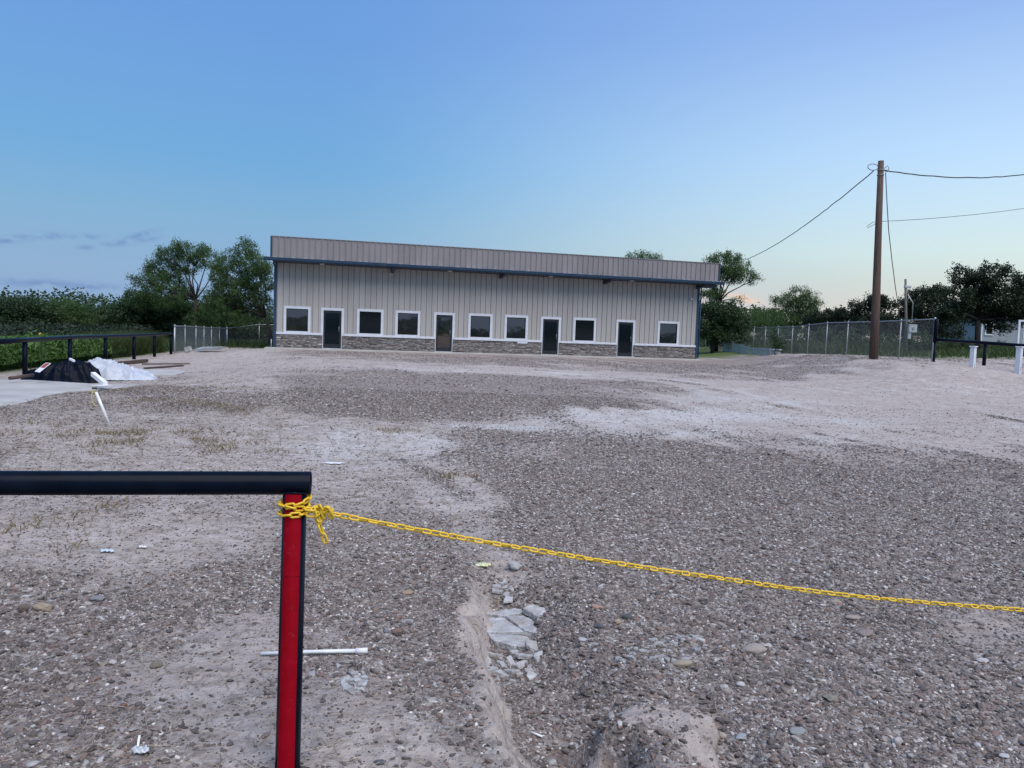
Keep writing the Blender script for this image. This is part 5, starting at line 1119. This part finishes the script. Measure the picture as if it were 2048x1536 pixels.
Pg = scatter(70000, 18.4, 66, 37, 84, lambda x, y: greenf(x, y)*sm(fbm(x*.3, y*.3, 3, 12), .3, .6), 9)
V, F_, tt = blades(Pg, .30, .05, 6, .4); V2, F2, t2 = blades(scatter(4000, 19, 26, 46, 60, lambda x, y: sm(fbm(x*.4, y*.35, 3, 14), .42, .6), 19), .75, .05, 7, .5)
o = new_obj('field_grass', quads_mesh('field_grass', np.concatenate([V, V2]), np.concatenate([F_, F2+len(V)]), np.concatenate([tt, t2])), M['grass']); tag(o, 'green grass in the field behind the right fence', kind='stuff')
Pg = scatter(40000, -40, -13, 40, 60, lambda x, y: .6*np.clip(greenf(x, y), 0, 1), 10)
V, F_, tt = blades(Pg, .4, .05, 8, .4); o = new_obj('back_grass', quads_mesh('back_grass', V, F_, tt), M['grass']); tag(o, 'dim grass under the left trees', kind='stuff')
# sunflower plants poking over the weeds
for k, (px_, py_, Y_, hd, lab) in enumerate([(61, 664, 24., False, 'broad pale weed leaf poking above the left rail'), (81, 668, 24., True, 'weed with a small yellow sunflower just above the left rail'), (225, 663, 31., False, 'spindly weed sprig standing above the middle of the left rail')]):
    p = Vector(at(px_, py_, Y_)); zb = h1(p.x, p.y); t = thing('sunflower_plant', lab, 'plant', (p.x, p.y, zb), 0, 'weeds poking above the left rail'); hh_ = p.z-zb
    MB().tube([(0, 0, 0), (.03, 0, hh_*.6), (0, 0, hh_)], [.014, .011, .007], 6).build('stem', M['weed'], t)
    r_ = np.random.default_rng(k); m_ = 7; LPp = np.stack([r_.normal(0, .10, m_), r_.normal(0, .06, m_), hh_-r_.uniform(-.06, .4, m_)], 1)
    for j in range(m_):
        V, F_, tt = leaves(LPp[j:j+1], .24 if k < 2 else .13, .17 if k < 2 else .07, -.6, np.array([.85]), 30+k*9+j); new_obj('leaf', quads_mesh('leaf', V, F_, tt), M['weed'], t)
    if hd:
        mb = MB()
        for j in range(12): t_ = j*math.pi/6; mb.add([(0, -.02, hh_), (math.cos(t_-.2)*.035, -.03, hh_+math.sin(t_-.2)*.035), (math.cos(t_)*.05, -.02, hh_+math.sin(t_)*.05), (math.cos(t_+.2)*.035, -.03, hh_+math.sin(t_+.2)*.035)], [(0, 1, 2, 3)])
        mb.tube([(0, -.045, hh_), (0, -.01, hh_)], .018, 10); mb.build('flower_head', M['yellow'], t)

# ---------------------------------------------------------------- straw, dry tufts, gravel
def strawf(x, y): return np.clip((1-gravel(x, y))*.35*sm(-x, -1.5, 1.5)+.30*sm(-x, .2, 3)*sm(fbm(x*.8, y*.7, 3, 81), .38, .6)+.02, 0, 1)*np.clip(1.3-y/26, .25, 1)
r_ = np.random.default_rng(21); N_ = 60000
u = r_.uniform(0, 1, N_); ys = 2.2+26*u**1.7; xs_ = r_.uniform(-1, .55, N_)*(.72*ys+1); k = r_.uniform(0, 1, N_) < strawf(xs_, ys); xs_ = xs_[k]; ys = ys[k]; n = len(xs_)
th = r_.uniform(0, 6.283, n); ln_ = r_.gamma(2.2, .035, n)*np.clip(ys/6, .7, 2.2); cur_ = r_.normal(0, .35, n); wd_ = .0011*np.clip(ys/2.6, 1, 7)
V = []; 
for j in range(4):
    s_ = (j/3-.5)*ln_; ox = np.cos(th)*s_-np.sin(th)*cur_*ln_*((j/3-.5)**2); oy = np.sin(th)*s_+np.cos(th)*cur_*ln_*((j/3-.5)**2)
    z_ = H(xs_+ox, ys+oy)+.004+.010*r_.uniform(0, 1, n)*(1+ys/12)
    for sg in (-1, 1): V.append(np.stack([xs_+ox-np.sin(th)*wd_*sg, ys+oy+np.cos(th)*wd_*sg, z_+.0005*sg], 1))
V = np.stack(V, 1).reshape(-1, 3); b_ = np.arange(n)*8; F_ = np.concatenate([np.stack([b_+2*j, b_+2*j+1, b_+2*j+3, b_+2*j+2], 1) for j in range(3)])
o = new_obj('dry_straw', quads_mesh('dry_straw', V, F_, np.repeat(r_.uniform(0, 1, n), 8)), M['straw']); tag(o, 'dry straw and twigs strewn over the dirt', kind='stuff')
# dry weed clumps
P = []
for q, n_, sp in [((480, 822), 900, .45), ((450, 812), 700, .5), ((372, 802), 500, .5), ((305, 802), 300, .3), ((260, 872), 900, .6), ((330, 868), 500, .4), ((240, 782), 250, .25), ((200, 870), 500, .5), ((270, 888), 500, .4), ((390, 880), 300, .3), ((400, 902), 400, .4), ((55, 1095), 300, .2), ((30, 1065), 300, .25), ((150, 1015), 350, .2), ((790, 862), 200, .2), ((920, 955), 200, .12), ((575, 740), 300, 1.), ((110, 850), 500, .7), ((60, 880), 500, .6), ((20, 842), 200, .4), ((430, 780), 400, .8), ((330, 890), 300, .5), ((1895, 716), 200, .6), ((640, 905), 150, .2), ((510, 900), 250, .35), ((560, 880), 250, .5)]:
    x_, y_, z_ = gp(*q); d = r_.normal(size=(n_, 2))*sp*np.array([1, .8]); P.append(np.stack([x_+d[:, 0], y_+d[:, 1]], 1))
P = np.concatenate(P); P = P[r_.uniform(0, 1, len(P)) < np.clip(3.2*(fbm(P[:, 0]*3, P[:, 1]*3, 3, 15)-.42), 0, .8)]; P = np.concatenate([P, H(P[:, 0], P[:, 1])[:, None]], 1)
V, F_, tt = blades(P, .055, .008, 41, 1.2); o = new_obj('dry_weeds', quads_mesh('dry_weeds', V, F_, tt), M['drytuft']); tag(o, 'low brown and olive weed tufts on the left dirt', kind='stuff')

pc_ = bpy.data.collections.new('pebble_shapes')
for k in range(7):
    mb = MB(); lump(mb, (0, 0, 0), 1, 1 if k < 4 else 2, 100+k, 1, .45); me = bpy.data.meshes.new('pebble_shape'); me.from_pydata(mb.v, [], mb.f)
    if k % 2: me.polygons.foreach_set('use_smooth', [True]*len(mb.f))
    me.materials.append(M['pebble']); pc_.objects.link(bpy.data.objects.new('pebble_shape', me))
def pebbles(name, label, y0_, y1_, n, med, sig, mx, seed, fl=.55):
    r_ = np.random.default_rng(seed); y = np.sqrt(r_.uniform(y0_**2, y1_**2, n)); x = r_.uniform(-1, 1, n)*(.78*y+.9)
    g = gravel(x, y); cl = fbm(x*14, y*14, 3, 91); k = r_.uniform(0, 1, n) < np.clip(g**1.4*(.45+1.1*sm(cl, .3, .6))+(.10+.12*sm(cl, .5, .7))*(1.0 if y0_ < 9 else .6), 0, 1); x = x[k]; y = y[k]; n = len(x)
    s_ = np.clip(np.exp(r_.normal(math.log(med), sig, n)), med*.45, mx); g = g[k]; s_ *= np.where(g < .4, .72, 1)
    if y0_ < 4:
        dd, sd_, pr = seg_dist(x, y, BANK); kk = ~((sd_ > 0) & (dd < .14) & (pr > .15) & (r_.uniform(0, 1, n) < .8)); x, y, s_, g = x[kk], y[kk], s_[kk], g[kk]; n = len(x)
    z = H(x, y)+s_*fl*r_.uniform(-.15, .45, n)
    me = bpy.data.meshes.new(name); me.vertices.add(n); me.vertices.foreach_set('co', np.stack([x, y, z], 1).astype(np.float32).ravel())
    S_ = np.stack([s_*r_.uniform(.85, 1.3, n), s_*r_.uniform(.65, 1, n), s_*fl*r_.uniform(.7, 1.2, n)], 1)
    R_ = np.stack([r_.normal(0, .25, n), r_.normal(0, .25, n), r_.uniform(0, 6.283, n)], 1)
    for nm, v in (('scl', S_), ('rot', R_)): a = me.attributes.new(nm, 'FLOAT_VECTOR', 'POINT'); a.data.foreach_set('vector', v.astype(np.float32).ravel())
    tv = r_.beta(1.05, 1.45, n); tv = np.where((r_.uniform(0, 1, n) < (.10 if y0_ < 9 else .05)) & (s_ < med*2.2), r_.uniform(.88, 1, n), tv*.93); tv = np.where(g < .35, tv*.55, tv)
    a = me.attributes.new('ptint', 'FLOAT', 'POINT'); a.data.foreach_set('value', tv.astype(np.float32))
    a = me.attributes.new('pick', 'INT', 'POINT'); a.data.foreach_set('value', r_.integers(0, 7, n).astype(np.int32))
    o = new_obj(name, me); tag(o, label, kind='stuff')
    gt_ = bpy.data.node_groups.new('scatter_'+name, 'GeometryNodeTree'); gt_.interface.new_socket('Geometry', in_out='INPUT', socket_type='NodeSocketGeometry'); gt_.interface.new_socket('Geometry', in_out='OUTPUT', socket_type='NodeSocketGeometry')
    gi = gt_.nodes.new('NodeGroupInput'); go = gt_.nodes.new('NodeGroupOutput'); ip = gt_.nodes.new('GeometryNodeInstanceOnPoints'); ci = gt_.nodes.new('GeometryNodeCollectionInfo')
    ci.inputs['Collection'].default_value = pc_; ci.inputs['Separate Children'].default_value = True; ci.inputs['Reset Children'].default_value = True
    def na(nm, ty): q = gt_.nodes.new('GeometryNodeInputNamedAttribute'); q.data_type = ty; q.inputs[0].default_value = nm; return [s for s in q.outputs if s.enabled and s.name == 'Attribute'][0]
    e2r = gt_.nodes.new('FunctionNodeEulerToRotation'); gt_.links.new(na('rot', 'FLOAT_VECTOR'), e2r.inputs[0])
    L_ = gt_.links; L_.new(gi.outputs[0], ip.inputs['Points']); L_.new(ci.outputs[0], ip.inputs['Instance']); ip.inputs['Pick Instance'].default_value = True
    L_.new(na('pick', 'INT'), ip.inputs['Instance Index']); L_.new(e2r.outputs[0], ip.inputs['Rotation']); L_.new(na('scl', 'FLOAT_VECTOR'), ip.inputs['Scale']); L_.new(ip.outputs[0], go.inputs[0])
    md = o.modifiers.new('scatter', 'NODES'); md.node_group = gt_; return o
pebbles('gravel', 'mixed brown and grey gravel strewn over the near lot', 2.0, 5.2, 210000, .0050, .60, .021, 1)
pebbles('gravel', 'gravel over the middle of the lot', 5.2, 10, 300000, .0068, .48, .022, 2)
pebbles('gravel', 'gravel thinning over the far lot', 10, 19, 260000, .0105, .42, .030, 3)
pebbles('gravel', 'scattered stones over the lot before the building', 19, 40, 90000, .016, .35, .055, 4)
